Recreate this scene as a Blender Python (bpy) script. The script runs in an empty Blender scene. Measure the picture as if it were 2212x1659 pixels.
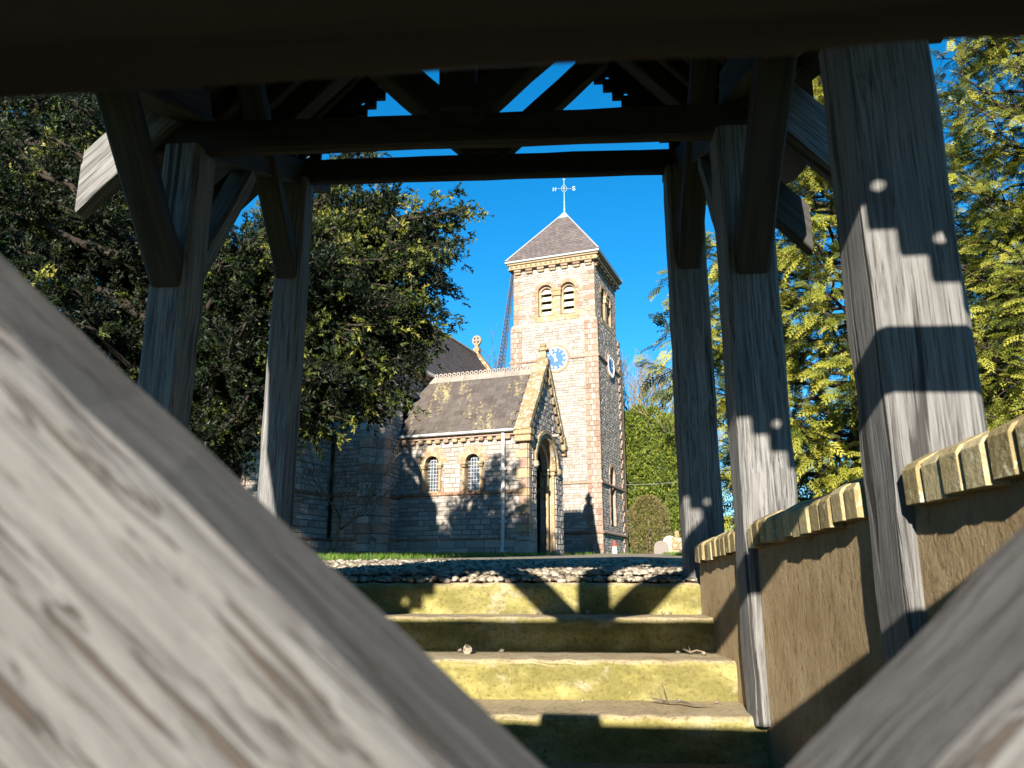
import bpy, math, random
import numpy as np
from mathutils import Vector, Matrix, Quaternion
rnd = random.Random(7)
SC = bpy.context.scene
COL = SC.collection
R = math.radians
# ------------------------------------------------------------------ camera
EYE = Vector((0, 0, 0.032))
YAW, PITCH = R(3.5), math.atan(415.5 / 1700.0)
cam = bpy.data.cameras.new('camera')
cam.sensor_width = 36.0
cam.lens = 36.0 * 1700.0 / 2212.0
cam.clip_start = 0.01
cam.clip_end = 2000
cam.dof.use_dof = True
cam.dof.focus_distance = 9.0
cam.dof.aperture_fstop = 10.0
co = bpy.data.objects.new('camera', cam)
COL.objects.link(co)
co.location = EYE
co.rotation_euler = (math.pi / 2 + PITCH, 0, YAW)
SC.camera = co
# ------------------------------------------------------------------ sky, sun, exposure
SUN_TRAVEL = Vector((0.159, 1.0, -0.345)).normalized()
ELEV = math.asin(-SUN_TRAVEL.z)
w = bpy.data.worlds.new('World')
SC.world = w
w.use_nodes = True
nt = w.node_tree
nt.nodes.clear()
wo = nt.nodes.new('ShaderNodeOutputWorld')
bg = nt.nodes.new('ShaderNodeBackground')
sk = nt.nodes.new('ShaderNodeTexSky')
sk.sky_type = 'NISHITA'
sk.sun_disc = False
sk.sun_elevation = ELEV
sk.sun_rotation = math.pi + 0.157
sk.altitude = 0
sk.air_density = 1.0
sk.dust_density = 0.0
sk.ozone_density = 6.0
bg.inputs['Strength'].default_value = 0.064
hs = nt.nodes.new('ShaderNodeHueSaturation')
hs.inputs['Saturation'].default_value = 1.21
hs.inputs['Hue'].default_value = 0.49
nt.links.new(sk.outputs[0], hs.inputs['Color'])
nt.links.new(hs.outputs[0], bg.inputs[0])
nt.links.new(bg.outputs[0], wo.inputs[0])
sl = bpy.data.lights.new('sun', 'SUN')
sl.energy = 5.0
sl.angle = R(0.5)
sl.color = (1.0, 0.92, 0.79)
so = bpy.data.objects.new('sun', sl)
COL.objects.link(so)
so.rotation_euler = SUN_TRAVEL.to_track_quat('-Z', 'Y').to_euler()
so.location = (-5, -30, 20)
SC.view_settings.view_transform = 'Standard'
SC.view_settings.look = 'None'
SC.view_settings.exposure = 1.8
SC.view_settings.gamma = 1.0
SC.view_settings.use_curve_mapping = False

# ------------------------------------------------------------------ materials
ALB = 0.70                                             # all albedos below are scaled by this
class NT:
    def __init__(s, name):
        s.m = bpy.data.materials.new(name)
        s.m.use_nodes = True
        s.t = s.m.node_tree
        s.b = s.t.nodes['Principled BSDF']
        s.b.inputs['Specular IOR Level'].default_value = 0.25
    def n(s, ty, **k):
        x = s.t.nodes.new(ty)
        for a, v in k.items():
            if a.startswith('i_'):
                x.inputs[a[2:].replace('_', ' ')].default_value = v
            else:
                setattr(x, a, v)
        return x
    def l(s, a, b):
        s.t.links.new(a, b)
    def coord(s, scale=(1, 1, 1), rand=True, kind='Object'):
        tc = s.n('ShaderNodeTexCoord')
        mp = s.n('ShaderNodeMapping')
        mp.inputs['Scale'].default_value = scale
        if rand:
            oi = s.n('ShaderNodeObjectInfo')
            mu = s.n('ShaderNodeMath', operation='MULTIPLY')
            mu.inputs[1].default_value = 37.0
            s.l(oi.outputs['Random'], mu.inputs[0])
            s.l(mu.outputs[0], mp.inputs['Location'])
        s.l(tc.outputs[kind], mp.inputs['Vector'])
        return mp.outputs[0]
    def noise(s, vec, scale=5, detail=6, rough=.6, dist=0):
        x = s.n('ShaderNodeTexNoise')
        x.inputs['Scale'].default_value = scale
        x.inputs['Detail'].default_value = detail
        x.inputs['Roughness'].default_value = rough
        x.inputs['Distortion'].default_value = dist
        s.l(vec, x.inputs['Vector'])
        return x.outputs['Fac']
    def ramp(s, fac, stops):
        x = s.n('ShaderNodeValToRGB')
        e = x.color_ramp.elements
        while len(e) < len(stops):
            e.new(0.5)
        for i, (p, c) in enumerate(stops):
            e[i].position = p
            e[i].color = (c[0], c[1], c[2], 1) if len(c) == 3 else c
        s.l(fac, x.inputs[0])
        return x.outputs[0]
    def mix(s, fac, a, b, mode='MIX'):
        x = s.n('ShaderNodeMix', data_type='RGBA', blend_type=mode)
        for sock, v in ((x.inputs[0], fac), (x.inputs[6], a), (x.inputs[7], b)):
            if isinstance(v, (int, float)):
                sock.default_value = v
            elif isinstance(v, tuple):
                sock.default_value = (v[0], v[1], v[2], 1)
            else:
                s.l(v, sock)
        return x.outputs[2]
    def math(s, op, a, b=0.0):
        x = s.n('ShaderNodeMath', operation=op)
        for sock, v in ((x.inputs[0], a), (x.inputs[1], b)):
            if isinstance(v, (int, float)):
                sock.default_value = v
            else:
                s.l(v, sock)
        return x.outputs[0]
    def attr(s, name):
        x = s.n('ShaderNodeAttribute', attribute_name=name)
        return x.outputs['Fac']
    def rand(s):
        return s.n('ShaderNodeObjectInfo').outputs['Random']
    def done(s, col, rough=.8, bump=None, bs=.3, bd=.01, spec=None):
        if isinstance(col, tuple):
            s.b.inputs['Base Color'].default_value = (*[c * ALB for c in col], 1)
        else:
            s.l(s.mix(1.0, col, (ALB, ALB, ALB), 'MULTIPLY'), s.b.inputs['Base Color'])
        if isinstance(rough, float):
            s.b.inputs['Roughness'].default_value = rough
        else:
            s.l(rough, s.b.inputs['Roughness'])
        if spec is not None:
            s.b.inputs['Specular IOR Level'].default_value = spec
        if bump is not None:
            x = s.n('ShaderNodeBump')
            x.inputs['Strength'].default_value = bs
            x.inputs['Distance'].default_value = bd
            s.l(bump, x.inputs['Height'])
            s.l(x.outputs[0], s.b.inputs['Normal'])
        return s.m

def wood(name, lo, hi, crack, sx=22.0, sl_=1.3, bd=.006, crk=.36, gash=None, dist=.6):
    t = NT(name)
    v = t.coord((sx, sx, sl_))
    a = t.noise(v, 1.0, 8, .65, dist)
    b = t.noise(t.coord((sx * 4, sx * 4, sl_ * 1.6)), 1.0, 5, .6, .3)
    c = t.noise(t.coord((3, 3, 1.2)), 1.0, 4, .6)
    base = t.ramp(a, [(.34, lo), (.60, hi)])
    base = t.mix(t.ramp(c, [(.35, (0, 0, 0)), (.7, (.45, .45, .45))]), base, tuple(x * .62 for x in hi))
    ck = t.ramp(b, [(crk - .06, (1, 1, 1)), (crk, (0, 0, 0))])
    col = t.mix(t.math('MULTIPLY', ck, .8), base, crack)
    h = t.math('ADD', t.math('MULTIPLY', a, .8), t.math('MULTIPLY', b, .9))
    if gash:
        gn = t.noise(t.coord((gash[0], gash[0], gash[1])), 1.0, 4, .55, .8)
        gt_ = gash[3] if len(gash) > 3 else .39
        gm = t.ramp(gn, [(gt_ - .05, (1, 1, 1)), (gt_, (0, 0, 0))])
        col = t.mix(t.math('MULTIPLY', gm, .85), col, gash[2])
        h = t.math('SUBTRACT', h, t.math('MULTIPLY', gm, 1.2))
    return t.done(col, .78, h, .75, bd)

M = {}
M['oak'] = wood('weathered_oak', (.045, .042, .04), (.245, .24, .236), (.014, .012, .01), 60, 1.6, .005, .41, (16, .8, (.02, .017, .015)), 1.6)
M['oak_brown_shaded'] = wood('shaded_brown_oak', (.018, .014, .011), (.055, .043, .032), (.008, .006, .005))  # brown darkened so rail underside and roof timbers hold shade in the colour
M['oak_shaded'] = wood('shaded_oak', (.018, .016, .014), (.06, .055, .05), (.01, .009, .008))  # same oak made near black: the shade under the roof is in its colour
M['gate_wood'] = wood('gate_oak', (.078, .072, .067), (.172, .166, .159), (.032, .024, .017), 120, 11, .003, .42, (190, 11, (.045, .032, .022), .435))

def stone(name, cols, lich=None, lich_amt=.60, scale=9, bs=.6, tint='tint', rand=True, bd=.02, vary=.35):
    t = NT(name)
    v = t.coord((1, 1, 1), rand)
    n1 = t.noise(v, scale * .35, 5, .6)
    n2 = t.noise(v, scale * 3.2, 6, .7)
    f = t.math('ADD', t.math('MULTIPLY', t.attr(tint), vary), t.math('MULTIPLY', n1, 1 - vary)) if tint else n1
    if tint is None:
        f = t.math('ADD', t.math('MULTIPLY', t.rand(), vary), t.math('MULTIPLY', n1, 1 - vary))
    k = len(cols)
    col = t.ramp(f, [(.22 + .56 * i / (k - 1), c) for i, c in enumerate(cols)])
    col = t.mix(t.math('MULTIPLY', t.ramp(n2, [(.35, (1, 1, 1)), (.6, (0, 0, 0))]), .45), col, tuple(x * .45 for x in cols[0]))
    if lich:
        n3 = t.noise(v, scale * 1.3, 7, .75)
        msk = t.ramp(n3, [(lich_amt, (0, 0, 0)), (lich_amt + .05, (1, 1, 1))])
        col = t.mix(msk, col, lich)
    h = t.math('ADD', n1, n2)
    return t.done(col, .9, h, bs, bd, .15)

M['rubble'] = stone('grey_limestone', [(.29, .255, .225), (.425, .38, .338), (.53, .48, .43)], (.61, .56, .46), .62, vary=.5)
M['mortar'] = stone('lime_mortar', [(.23, .20, .175), (.31, .272, .24)], None, bs=.3, tint=None, rand=False)
M['red'] = stone('red_sandstone', [(.26, .165, .12), (.36, .24, .18), (.42, .305, .235)], (.58, .53, .43), .58, tint=None, vary=.5)
M['buff'] = stone('buff_sandstone', [(.31, .215, .12), (.41, .30, .175), (.47, .37, .235)], (.56, .52, .41), .58, tint=None, vary=.4)
M['pale'] = stone('pale_quoin_stone', [(.31, .255, .215), (.39, .33, .285), (.44, .385, .34)], (.54, .50, .41), .60, tint=None, vary=.5)
M['brown_stone'] = stone('dark_string_stone', [(.16, .09, .06), (.28, .16, .10), (.36, .22, .14)], (.68, .66, .56), .60, tint=None)
M['lichen_stone'] = stone('lichen_coping_stone', [(.20, .14, .08), (.33, .25, .14), (.43, .355, .22)], (.55, .51, .37), .53, scale=6, tint=None)
def slate(name, cols, lich, amt, tint):
    t = NT(name)
    v = t.n('ShaderNodeNewGeometry').outputs['Position']
    mp = t.n('ShaderNodeMapping'); mp.inputs['Rotation'].default_value = (0, 0, R(17.7)); mp.inputs['Scale'].default_value = (2.6, .4, .4); t.l(v, mp.inputs['Vector'])
    n1 = t.noise(v, 2.2, 5, .6)
    n2 = t.noise(v, 30, 5, .7)
    r_ = t.attr('tint') if tint else t.rand()
    f = t.math('ADD', t.math('MULTIPLY', r_, .25), t.math('MULTIPLY', n1, .75))
    col = t.ramp(f, [(.25, cols[0]), (.5, cols[1]), (.75, cols[2])])
    n3 = t.noise(v, 9.0, 8, .8)
    n4 = t.noise(mp.outputs[0], 1.5, 3, .5)
    m = t.math('ADD', t.math('MULTIPLY', n3, .7), t.math('MULTIPLY', n4, .42))
    col = t.mix(t.ramp(m, [(amt, (0, 0, 0)), (amt + .06, (1, 1, 1))]), col, lich)
    return t.done(col, .62, n2, .35, .006, .35)
M['slate'] = slate('purple_slate', [(.070, .055, .048), (.105, .086, .076), (.14, .118, .103)], (.34, .28, .14), .615, False)
M['slate_far'] = slate('slate_courses', [(.10, .08, .078), (.15, .122, .118), (.20, .168, .16)], (.30, .26, .16), .655, True)
M['ridge'] = stone('ridge_tile_clay', [(.24, .21, .19), (.34, .30, .26), (.40, .35, .29)], (.50, .46, .34), .60, tint=None)
def plain(name, col, rough=.6, metal=0, nz=0, spec=.3, scale=20):
    t = NT(name)
    t.b.inputs['Metallic'].default_value = metal
    if nz:
        n1 = t.noise(t.coord(), scale, 6, .7)
        c = t.ramp(n1, [(.3, tuple(x * (1 - nz) for x in col)), (.7, tuple(min(.95, x * (1 + nz * .5)) for x in col))])
        return t.done(c, rough, n1, .2, .004, spec)
    return t.done(col, rough, None, 0, 0, spec)
M['white'] = plain('white_paint', (.62, .61, .58), .5, 0, .12)
M['lead'] = plain('lead_flashing', (.42, .42, .43), .45, .2, .15)
M['copper'] = plain('verdigris_copper', (.32, .55, .44), .6, .1, .3)
M['iron'] = plain('grey_iron', (.30, .31, .33), .55, .4, .2)
M['iron_dark'] = plain('dark_iron', (.10, .085, .08), .6, .4, .2)
M['blue'] = plain('clock_blue', (.035, .13, .42), .45, 0, .08)
M['gilt'] = plain('white_numerals', (.85, .84, .80), .5)
M['louvre'] = plain('louvre_slate', (.62, .58, .45), .8, 0, .25)
M['dark'] = plain('belfry_shade', (.05, .035, .025), .7, 0, .3)  # near-black colour standing in for belfry shade, no door here
M['leadbar'] = plain('leaded_bars', (.55, .55, .56), .5, .3)
M['cream'] = plain('cream_plaster', (.70, .66, .56), .8, 0, .1)
M['red_plastic'] = plain('red_band', (.55, .06, .03), .5)
t = NT('old_window_glass'); n = t.noise(t.coord((1, 1, 1), False), 9, 4, .6)
M['glass'] = t.done(t.ramp(n, [(.35, (.02, .022, .025)), (.65, (.10, .12, .15))]), .12, n, .5, .02, .8)

def steps_mat():
    t = NT('mossy_step_stone')
    v = t.coord((1, 1, 1), True)
    n1, n2, n3 = t.noise(v, 5, 6, .65), t.noise(v, 60, 6, .7), t.noise(v, 1.7, 4, .6)
    tread = t.ramp(n1, [(.3, (.34, .27, .165)), (.55, (.46, .375, .24)), (.75, (.52, .44, .30))])
    moss = t.ramp(n1, [(.28, (.15, .13, .04)), (.44, (.30, .262, .085)), (.58, (.40, .35, .14)), (.68, (.41, .365, .20)), (.8, (.44, .39, .27))])
    g = t.n('ShaderNodeNewGeometry')
    sx = t.n('ShaderNodeSeparateXYZ'); t.l(g.outputs['Normal'], sx.inputs[0])
    up = t.math('ADD', sx.outputs['Z'], t.math('MULTIPLY', t.math('SUBTRACT', n3, .5), .9))
    f = t.ramp(up, [(.45, (1, 1, 1)), (.85, (0, 0, 0))])
    st_ = t.noise(t.coord((2.2, 2.2, 5), True), 1.3, 5, .65)
    moss = t.mix(t.ramp(st_, [(.42, (.75, .75, .75)), (.6, (0, 0, 0))]), moss, (.15, .135, .045))
    gp_ = t.noise(v, 3.1, 6, .7)
    moss = t.mix(t.ramp(gp_, [(.56, (0, 0, 0)), (.64, (.8, .8, .8))]), moss, (.40, .355, .25))
    c = t.mix(f, tread, moss)
    c = t.mix(t.ramp(n2, [(.33, (.7, .7, .7)), (.5, (0, 0, 0))]), c, (.10, .085, .03))
    c = t.mix(t.ramp(n2, [(.66, (0, 0, 0)), (.72, (.6, .6, .6))]), c, (.62, .58, .40))
    return t.done(c, .92, t.math('ADD', n1, n2), .55, .012, .12)
M['step'] = steps_mat()
def wall_mat():
    t = NT('tooled_tan_sandstone')
    v = t.coord((1, 1, 1), False)
    n1 = t.noise(v, 3.5, 7, .65)
    n2 = t.noise(v, 110, 6, .75)
    n5 = t.noise(t.coord((1, 1, .55), False), 42, 5, .7, .3)
    n3 = t.noise(t.coord((7, 7, 1.1), False), 1, 5, .6)
    c = t.ramp(n1, [(.28, (.34, .235, .125)), (.5, (.56, .41, .235)), (.72, (.68, .535, .335))])
    c = t.mix(t.ramp(n3, [(.58, (0, 0, 0)), (.72, (.5, .5, .5))]), c, (.26, .23, .10))
    c = t.mix(t.ramp(n3, [(.26, (.55, .55, .55)), (.33, (0, 0, 0))]), c, (.66, .62, .54))
    c = t.mix(t.ramp(n5, [(.30, (.65, .65, .65)), (.46, (0, 0, 0))]), c, (.17, .115, .06))
    return t.done(c, .95, t.math('ADD', t.math('MULTIPLY', n2, .7), t.math('MULTIPLY', n5, 1.2)), 1.0, .022, .1)
M['wall'] = wall_mat()
M['cop'] = stone('lichen_coping_brick', [(.25, .19, .095), (.43, .345, .17), (.58, .49, .28)], (.66, .60, .41), .58, scale=16, tint=None, vary=.75, bd=.008)
M['cop_mortar'] = stone('coping_mortar', [(.38, .31, .17), (.50, .42, .25)], None, scale=14, tint=None, rand=False)
M['pebble'] = stone('gravel_pebble', [(.13, .105, .08), (.28, .23, .165), (.40, .335, .25), (.50, .44, .35)], None, scale=40, tint='tint', rand=False, vary=.85, bs=.3, bd=.003)
def ground_mat():
    t = NT('churchyard_ground')
    v = t.coord((1, 1, 1), False)
    n1, n2 = t.noise(v, 1.2, 6, .6), t.noise(v, 26, 6, .7)
    c = t.ramp(n2, [(.3, (.022, .040, .010)), (.55, (.06, .11, .02)), (.75, (.12, .17, .035))])
    c = t.mix(t.ramp(n1, [(.5, (0, 0, 0)), (.72, (.6, .6, .6))]), c, (.10, .09, .035))
    return t.done(c, .95, n2, .6, .03, .1)
M['ground'] = ground_mat()
t = NT('gravel_bed'); v = t.coord((1, 1, 1), False); n = t.noise(v, 45, 5, .7)
M['path'] = t.done(t.ramp(n, [(.3, (.14, .11, .08)), (.5, (.31, .26, .19)), (.7, (.48, .41, .32))]), .95, n, .9, .02, .1)
t = NT('worn_paving'); v = t.coord((1, 1, 1), False); n = t.noise(v, 14, 6, .7)
M['pave'] = t.done(t.ramp(n, [(.3, (.12, .11, .10)), (.7, (.26, .24, .21))]), .95, n, .5, .01, .1)
def leaf(name, stops, trans=.25, rough=.55):
    t = NT(name)
    col = t.mix(1.0, t.ramp(t.attr('tint'), stops), (.82, .82, .82), 'MULTIPLY')
    t.l(col, t.b.inputs['Base Color'])
    t.b.inputs['Roughness'].default_value = rough
    t.b.inputs['Specular IOR Level'].default_value = .25
    tr = t.n('ShaderNodeBsdfTranslucent')
    t.l(col, tr.inputs['Color'])
    mx = t.n('ShaderNodeMixShader'); mx.inputs[0].default_value = trans
    t.l(t.b.outputs[0], mx.inputs[1]); t.l(tr.outputs[0], mx.inputs[2])
    t.l(mx.outputs[0], t.t.nodes['Material Output'].inputs['Surface'])
    return t.m
M['dark_bark'] = plain('dark_yew_bark', (.045, .032, .024), .9, 0, .4)
M['yew'] = leaf('yew_needles', [(0, (.004, .008, .003)), (.4, (.014, .026, .006)), (.65, (.07, .092, .014)), (.85, (.20, .21, .035)), (1, (.32, .29, .06))])
M['cypress'] = leaf('golden_cypress_sprays', [(0, (.008, .016, .003)), (.3, (.05, .07, .010)), (.65, (.21, .225, .026)), (1, (.36, .345, .05))], .3)
M['hedge'] = leaf('clipped_yew_leaf', [(0, (.03, .055, .008)), (.5, (.13, .18, .022)), (1, (.30, .32, .05))])
M['bush'] = leaf('dry_bush_leaf', [(0, (.06, .05, .02)), (.5, (.17, .14, .05)), (1, (.34, .28, .12))])
M['grass'] = leaf('grass_blade', [(0, (.03, .07, .01)), (.5, (.09, .18, .02)), (1, (.20, .26, .05))], .35)
t = NT('bark'); n = t.noise(t.coord((8, 8, 2), False), 2, 6, .7)
M['bark'] = t.done(t.ramp(n, [(.3, (.07, .05, .035)), (.7, (.22, .17, .12))]), .9, n, .6, .02, .1)
t = NT('pale_bark'); n = t.noise(t.coord((8, 8, 2), False), 2, 6, .7)
M['pale_bark'] = t.done(t.ramp(n, [(.3, (.20, .16, .10)), (.7, (.42, .35, .22))]), .9, n, .5, .02, .1)
t = NT('lichened_twig'); n = t.noise(t.coord((1, 1, 1), False), 3, 5, .7)
M['twig'] = t.done(t.ramp(n, [(.35, (.07, .055, .045)), (.6, (.20, .17, .12)), (.72, (.26, .10, .09))]), .9, None, 0, 0, .1)

# ------------------------------------------------------------------ helpers
WM = {}
def world(o):
    return WM.get(o.name, Matrix.Identity(4))
def link(o, parent=None, mat_world=None):
    """link o; mat_world = where it stands (in the parent's own frame when the parent is framed, see FRAME)"""
    COL.objects.link(o)
    mw = mat_world if mat_world is not None else Matrix.Identity(4)
    if parent is not None:
        fr = FRAME.get(parent.name)
        if fr is not None:
            mw = fr @ mw
            FRAME[o.name] = fr
        o.parent = parent
        o.matrix_parent_inverse = world(parent).inverted()
    o.matrix_basis = mw
    WM[o.name] = mw
    return o
FRAME = {}
def tag(o, label=None, cat=None, group=None, kind=None):
    if label: o['label'] = label
    if cat: o['category'] = cat
    if group: o['group'] = group
    if kind: o['kind'] = kind
    return o
def thing(name, label, cat, loc=(0, 0, 0), rz=0, group=None, frame=False):
    o = bpy.data.objects.new(name, None)
    o.empty_display_size = .2
    mw = Matrix.Translation(loc) @ Matrix.Rotation(rz, 4, 'Z')
    link(o, None, mw)
    if frame: FRAME[o.name] = mw
    return tag(o, label, cat, group)
class MB:
    def __init__(s):
        s.v, s.f, s.m, s.t = [], [], [], []
    def add(s, vs, fs, mi=0, tint=None):
        b = len(s.v)
        s.v += [tuple(x) for x in vs]
        for f in fs:
            s.f.append(tuple(b + i for i in f)); s.m.append(mi); s.t.append(rnd.random() if tint is None else tint)
    def box(s, a, b, mi=0, tint=None):
        x0, y0, z0 = a; x1, y1, z1 = b
        s.add([(x0, y0, z0), (x1, y0, z0), (x1, y1, z0), (x0, y1, z0), (x0, y0, z1), (x1, y0, z1), (x1, y1, z1), (x0, y1, z1)],
              [(0, 3, 2, 1), (4, 5, 6, 7), (0, 1, 5, 4), (1, 2, 6, 5), (2, 3, 7, 6), (3, 0, 4, 7)], mi, rnd.random() if tint is None else tint)
    def prism(s, poly, f, n=(0, 1, 0), d=.1, mi=0, tint=None):
        """poly of 2D points, f maps (a,b)->3D, extruded by n*d"""
        k = len(poly)
        A = [Vector(f(*p)) for p in poly]; B = [p + Vector(n) * d for p in A]
        s.add(A + B, [tuple(range(k))[::-1], tuple(range(k, 2 * k))] + [(i, (i + 1) % k, k + (i + 1) % k, k + i) for i in range(k)], mi, tint)
    def tube(s, pts, rads, n=6, mi=0, tint=None, cap=True):
        rings = []
        pts = [Vector(p) for p in pts]
        b0 = len(s.v)
        for i, p in enumerate(pts):
            d = (pts[min(i + 1, len(pts) - 1)] - pts[max(i - 1, 0)])
            if d.length < 1e-9: d = Vector((0, 0, 1))
            q = d.to_track_quat('Z', 'Y')
            r = rads[i] if isinstance(rads, (list, tuple)) else rads
            for k in range(n):
                a = 2 * math.pi * k / n
                s.v.append(tuple(p + q @ Vector((r * math.cos(a), r * math.sin(a), 0))))
        tt = rnd.random() if tint is None else tint
        for i in range(len(pts) - 1):
            for k in range(n):
                s.f.append((b0 + i * n + k, b0 + i * n + (k + 1) % n, b0 + (i + 1) * n + (k + 1) % n, b0 + (i + 1) * n + k)); s.m.append(mi); s.t.append(tt)
        if cap:
            s.f.append(tuple(b0 + k for k in range(n))[::-1]); s.m.append(mi); s.t.append(tt)
            e = b0 + (len(pts) - 1) * n
            s.f.append(tuple(e + k for k in range(n))); s.m.append(mi); s.t.append(tt)
    def mesh(s, name, mats):
        me = bpy.data.meshes.new(name)
        me.from_pydata(s.v, [], s.f)
        for m in (mats if isinstance(mats, (list, tuple)) else [mats]): me.materials.append(M[m])
        me.polygons.foreach_set('material_index', s.m)
        at = me.attributes.new('tint', 'FLOAT', 'FACE')
        at.data.foreach_set('value', s.t)
        me.update()
        return me
    def build(s, name, mats, parent=None, smooth=False, mw=None):
        me = s.mesh(name, mats)
        if smooth: me.polygons.foreach_set('use_smooth', [True] * len(me.polygons))
        return link(bpy.data.objects.new(name, me), parent, mw)
def bevel_box(sx, sy, sz, c):
    """chamfered box, origin at centre: 24 verts"""
    vs = []; hx, hy, hz = sx / 2, sy / 2, sz / 2
    idx = {}
    for a in (-1, 1):
        for b in (-1, 1):
            for d in (-1, 1):
                for ax in range(3):
                    p = [a * (hx - c), b * (hy - c), d * (hz - c)]
                    p[ax] = (a * hx, b * hy, d * hz)[ax]
                    idx[(a, b, d, ax)] = len(vs); vs.append(tuple(p))
    fs = []
    S = (-1, 1)
    for s_ in S:
        fs.append([idx[(s_, b, d, 0)] for b, d in ((-1, -1), (1, -1), (1, 1), (-1, 1))])
        fs.append([idx[(b, s_, d, 1)] for b, d in ((-1, -1), (1, -1), (1, 1), (-1, 1))])
        fs.append([idx[(b, d, s_, 2)] for b, d in ((-1, -1), (1, -1), (1, 1), (-1, 1))])
    for a in S:
        for b in S:
            fs.append([idx[(a, b, -1, 0)], idx[(a, b, 1, 0)], idx[(a, b, 1, 1)], idx[(a, b, -1, 1)]])
            fs.append([idx[(a, -1, b, 0)], idx[(a, 1, b, 0)], idx[(a, 1, b, 2)], idx[(a, -1, b, 2)]])
            fs.append([idx[(-1, a, b, 1)], idx[(1, a, b, 1)], idx[(1, a, b, 2)], idx[(-1, a, b, 2)]])
            for d in S:
                fs.append([idx[(a, b, d, 0)], idx[(a, b, d, 1)], idx[(a, b, d, 2)]])
    return vs, fs
_unit = {}
def piece(name, lo, hi, mat, parent, c=.012, jit=.0, cache=True):
    """one block between two corners, its mesh shared by size"""
    sz = [round(hi[i] - lo[i], 3) for i in range(3)]
    key = (tuple(sz), mat, c)
    me = _unit.get(key)
    if me is None:
        m = MB(); vs, fs = bevel_box(sz[0], sz[1], sz[2], min(c, .45 * min(sz))); m.add(vs, fs)
        me = m.mesh(name, mat); _unit[key] = me
    o = bpy.data.objects.new(name, me)
    cpos = Vector([(lo[i] + hi[i]) / 2 + rnd.uniform(-jit, jit) for i in range(3)])
    return link(o, parent, Matrix.Translation(cpos))
def beam(name, p0, p1, wd, dp, side, mat, parent, seg=8, wob=.0025, c=.008, sk0=0, sk1=0):
    """timber from p0 to p1; wd along 'side', dp across; chamfered, a little uneven; sk = skewed end cuts"""
    p0, p1 = Vector(p0), Vector(p1)
    L = (p1 - p0).length
    z = (p1 - p0).normalized()
    x = Vector(side); x = (x - z * x.dot(z)).normalized()
    y = z.cross(x)
    hw, hd = wd / 2, dp / 2
    prof = [(-hw + c, -hd), (hw - c, -hd), (hw, -hd + c), (hw, hd - c), (hw - c, hd), (-hw + c, hd), (-hw, hd - c), (-hw, -hd + c)]
    m = MB(); vs = []; fs = []
    for i in range(seg + 1):
        f = i / seg
        for k, (a, b) in enumerate(prof):
            da, db = rnd.uniform(-wob, wob), rnd.uniform(-wob, wob)
            vs.append((a + da, b + db, f * L + (sk0 * a * (1 - f) + sk1 * a * f)))
    for i in range(seg):
        for k in range(8):
            fs.append((i * 8 + k, i * 8 + (k + 1) % 8, (i + 1) * 8 + (k + 1) % 8, (i + 1) * 8 + k))
    fs.append(tuple(range(8))[::-1]); fs.append(tuple(seg * 8 + k for k in range(8)))
    m.add(vs, fs)
    mw = Matrix((x, y, z)).transposed().to_4x4(); mw.translation = p0
    return m.build(name, mat, parent, mw=mw)
def arch_pts(c, zs, r, n=14, a0=0, a1=math.pi):
    return [(c + r * math.cos(a0 + (a1 - a0) * i / n), zs + r * math.sin(a0 + (a1 - a0) * i / n)) for i in range(n + 1)]
def rubble(mb, fn, s0, s1, z0, z1, excl=(), row=(.11, .20), wid=(.16, .42), joint=.009, proud=.010, rough=.016, edges=None, sink=None):
    """random coursed stones: cells of mortar (slot 1) with a stone (slot 0) proud of each"""
    z = z0
    while z < z1 - .02:
        h = rnd.uniform(*row)
        if z + h > z1 - .06: h = z1 - z
        a, b = (s0, s1) if edges is None else edges(z + h)
        iv = [(a, b)]
        for ex in excl:
            e = ex(z, z + h)
            if not e: continue
            nv = []
            for p, q in iv:
                if e[1] <= p or e[0] >= q: nv.append((p, q)); continue
                if e[0] > p: nv.append((p, e[0]))
                if e[1] < q: nv.append((e[1], q))
            iv = nv
        for p, q in iv:
            s = p
            while s < q - .004:
                wd_ = rnd.uniform(*wid)
                if s + wd_ > q - .09: wd_ = q - s
                e0, e1 = s, s + wd_
                cell = [fn(e0, z, 0), fn(e1, z, 0), fn(e1, z + h, 0), fn(e0, z + h, 0)]
                j = min(joint, wd_ * .2, h * .2)
                J = lambda: rnd.uniform(.5, 1.4) * j
                o = [proud + rnd.uniform(0, rough) for _ in range(4)]
                base = [(e0 + J(), z + J()), (e1 - J(), z + J()), (e1 - J(), z + h - J()), (e0 + J(), z + h - J())]
                lo = [fn(x, y, 0) for x, y in base]
                cx, cy = (e0 + e1) / 2, z + h / 2
                hi = [fn(x + (cx - x) * .05, y + (cy - y) * .07, o[k]) for k, (x, y) in enumerate(base)]
                if sink is None:
                    mb.add(cell, [(0, 1, 2, 3)], 1, .5)
                    mb.add(lo + hi, [(4, 5, 6, 7), (0, 1, 5, 4), (1, 2, 6, 5), (2, 3, 7, 6), (3, 0, 4, 7)], 0, rnd.random())
                else:
                    sink(cell, lo + hi)
                s += wd_
        z += h

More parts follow.
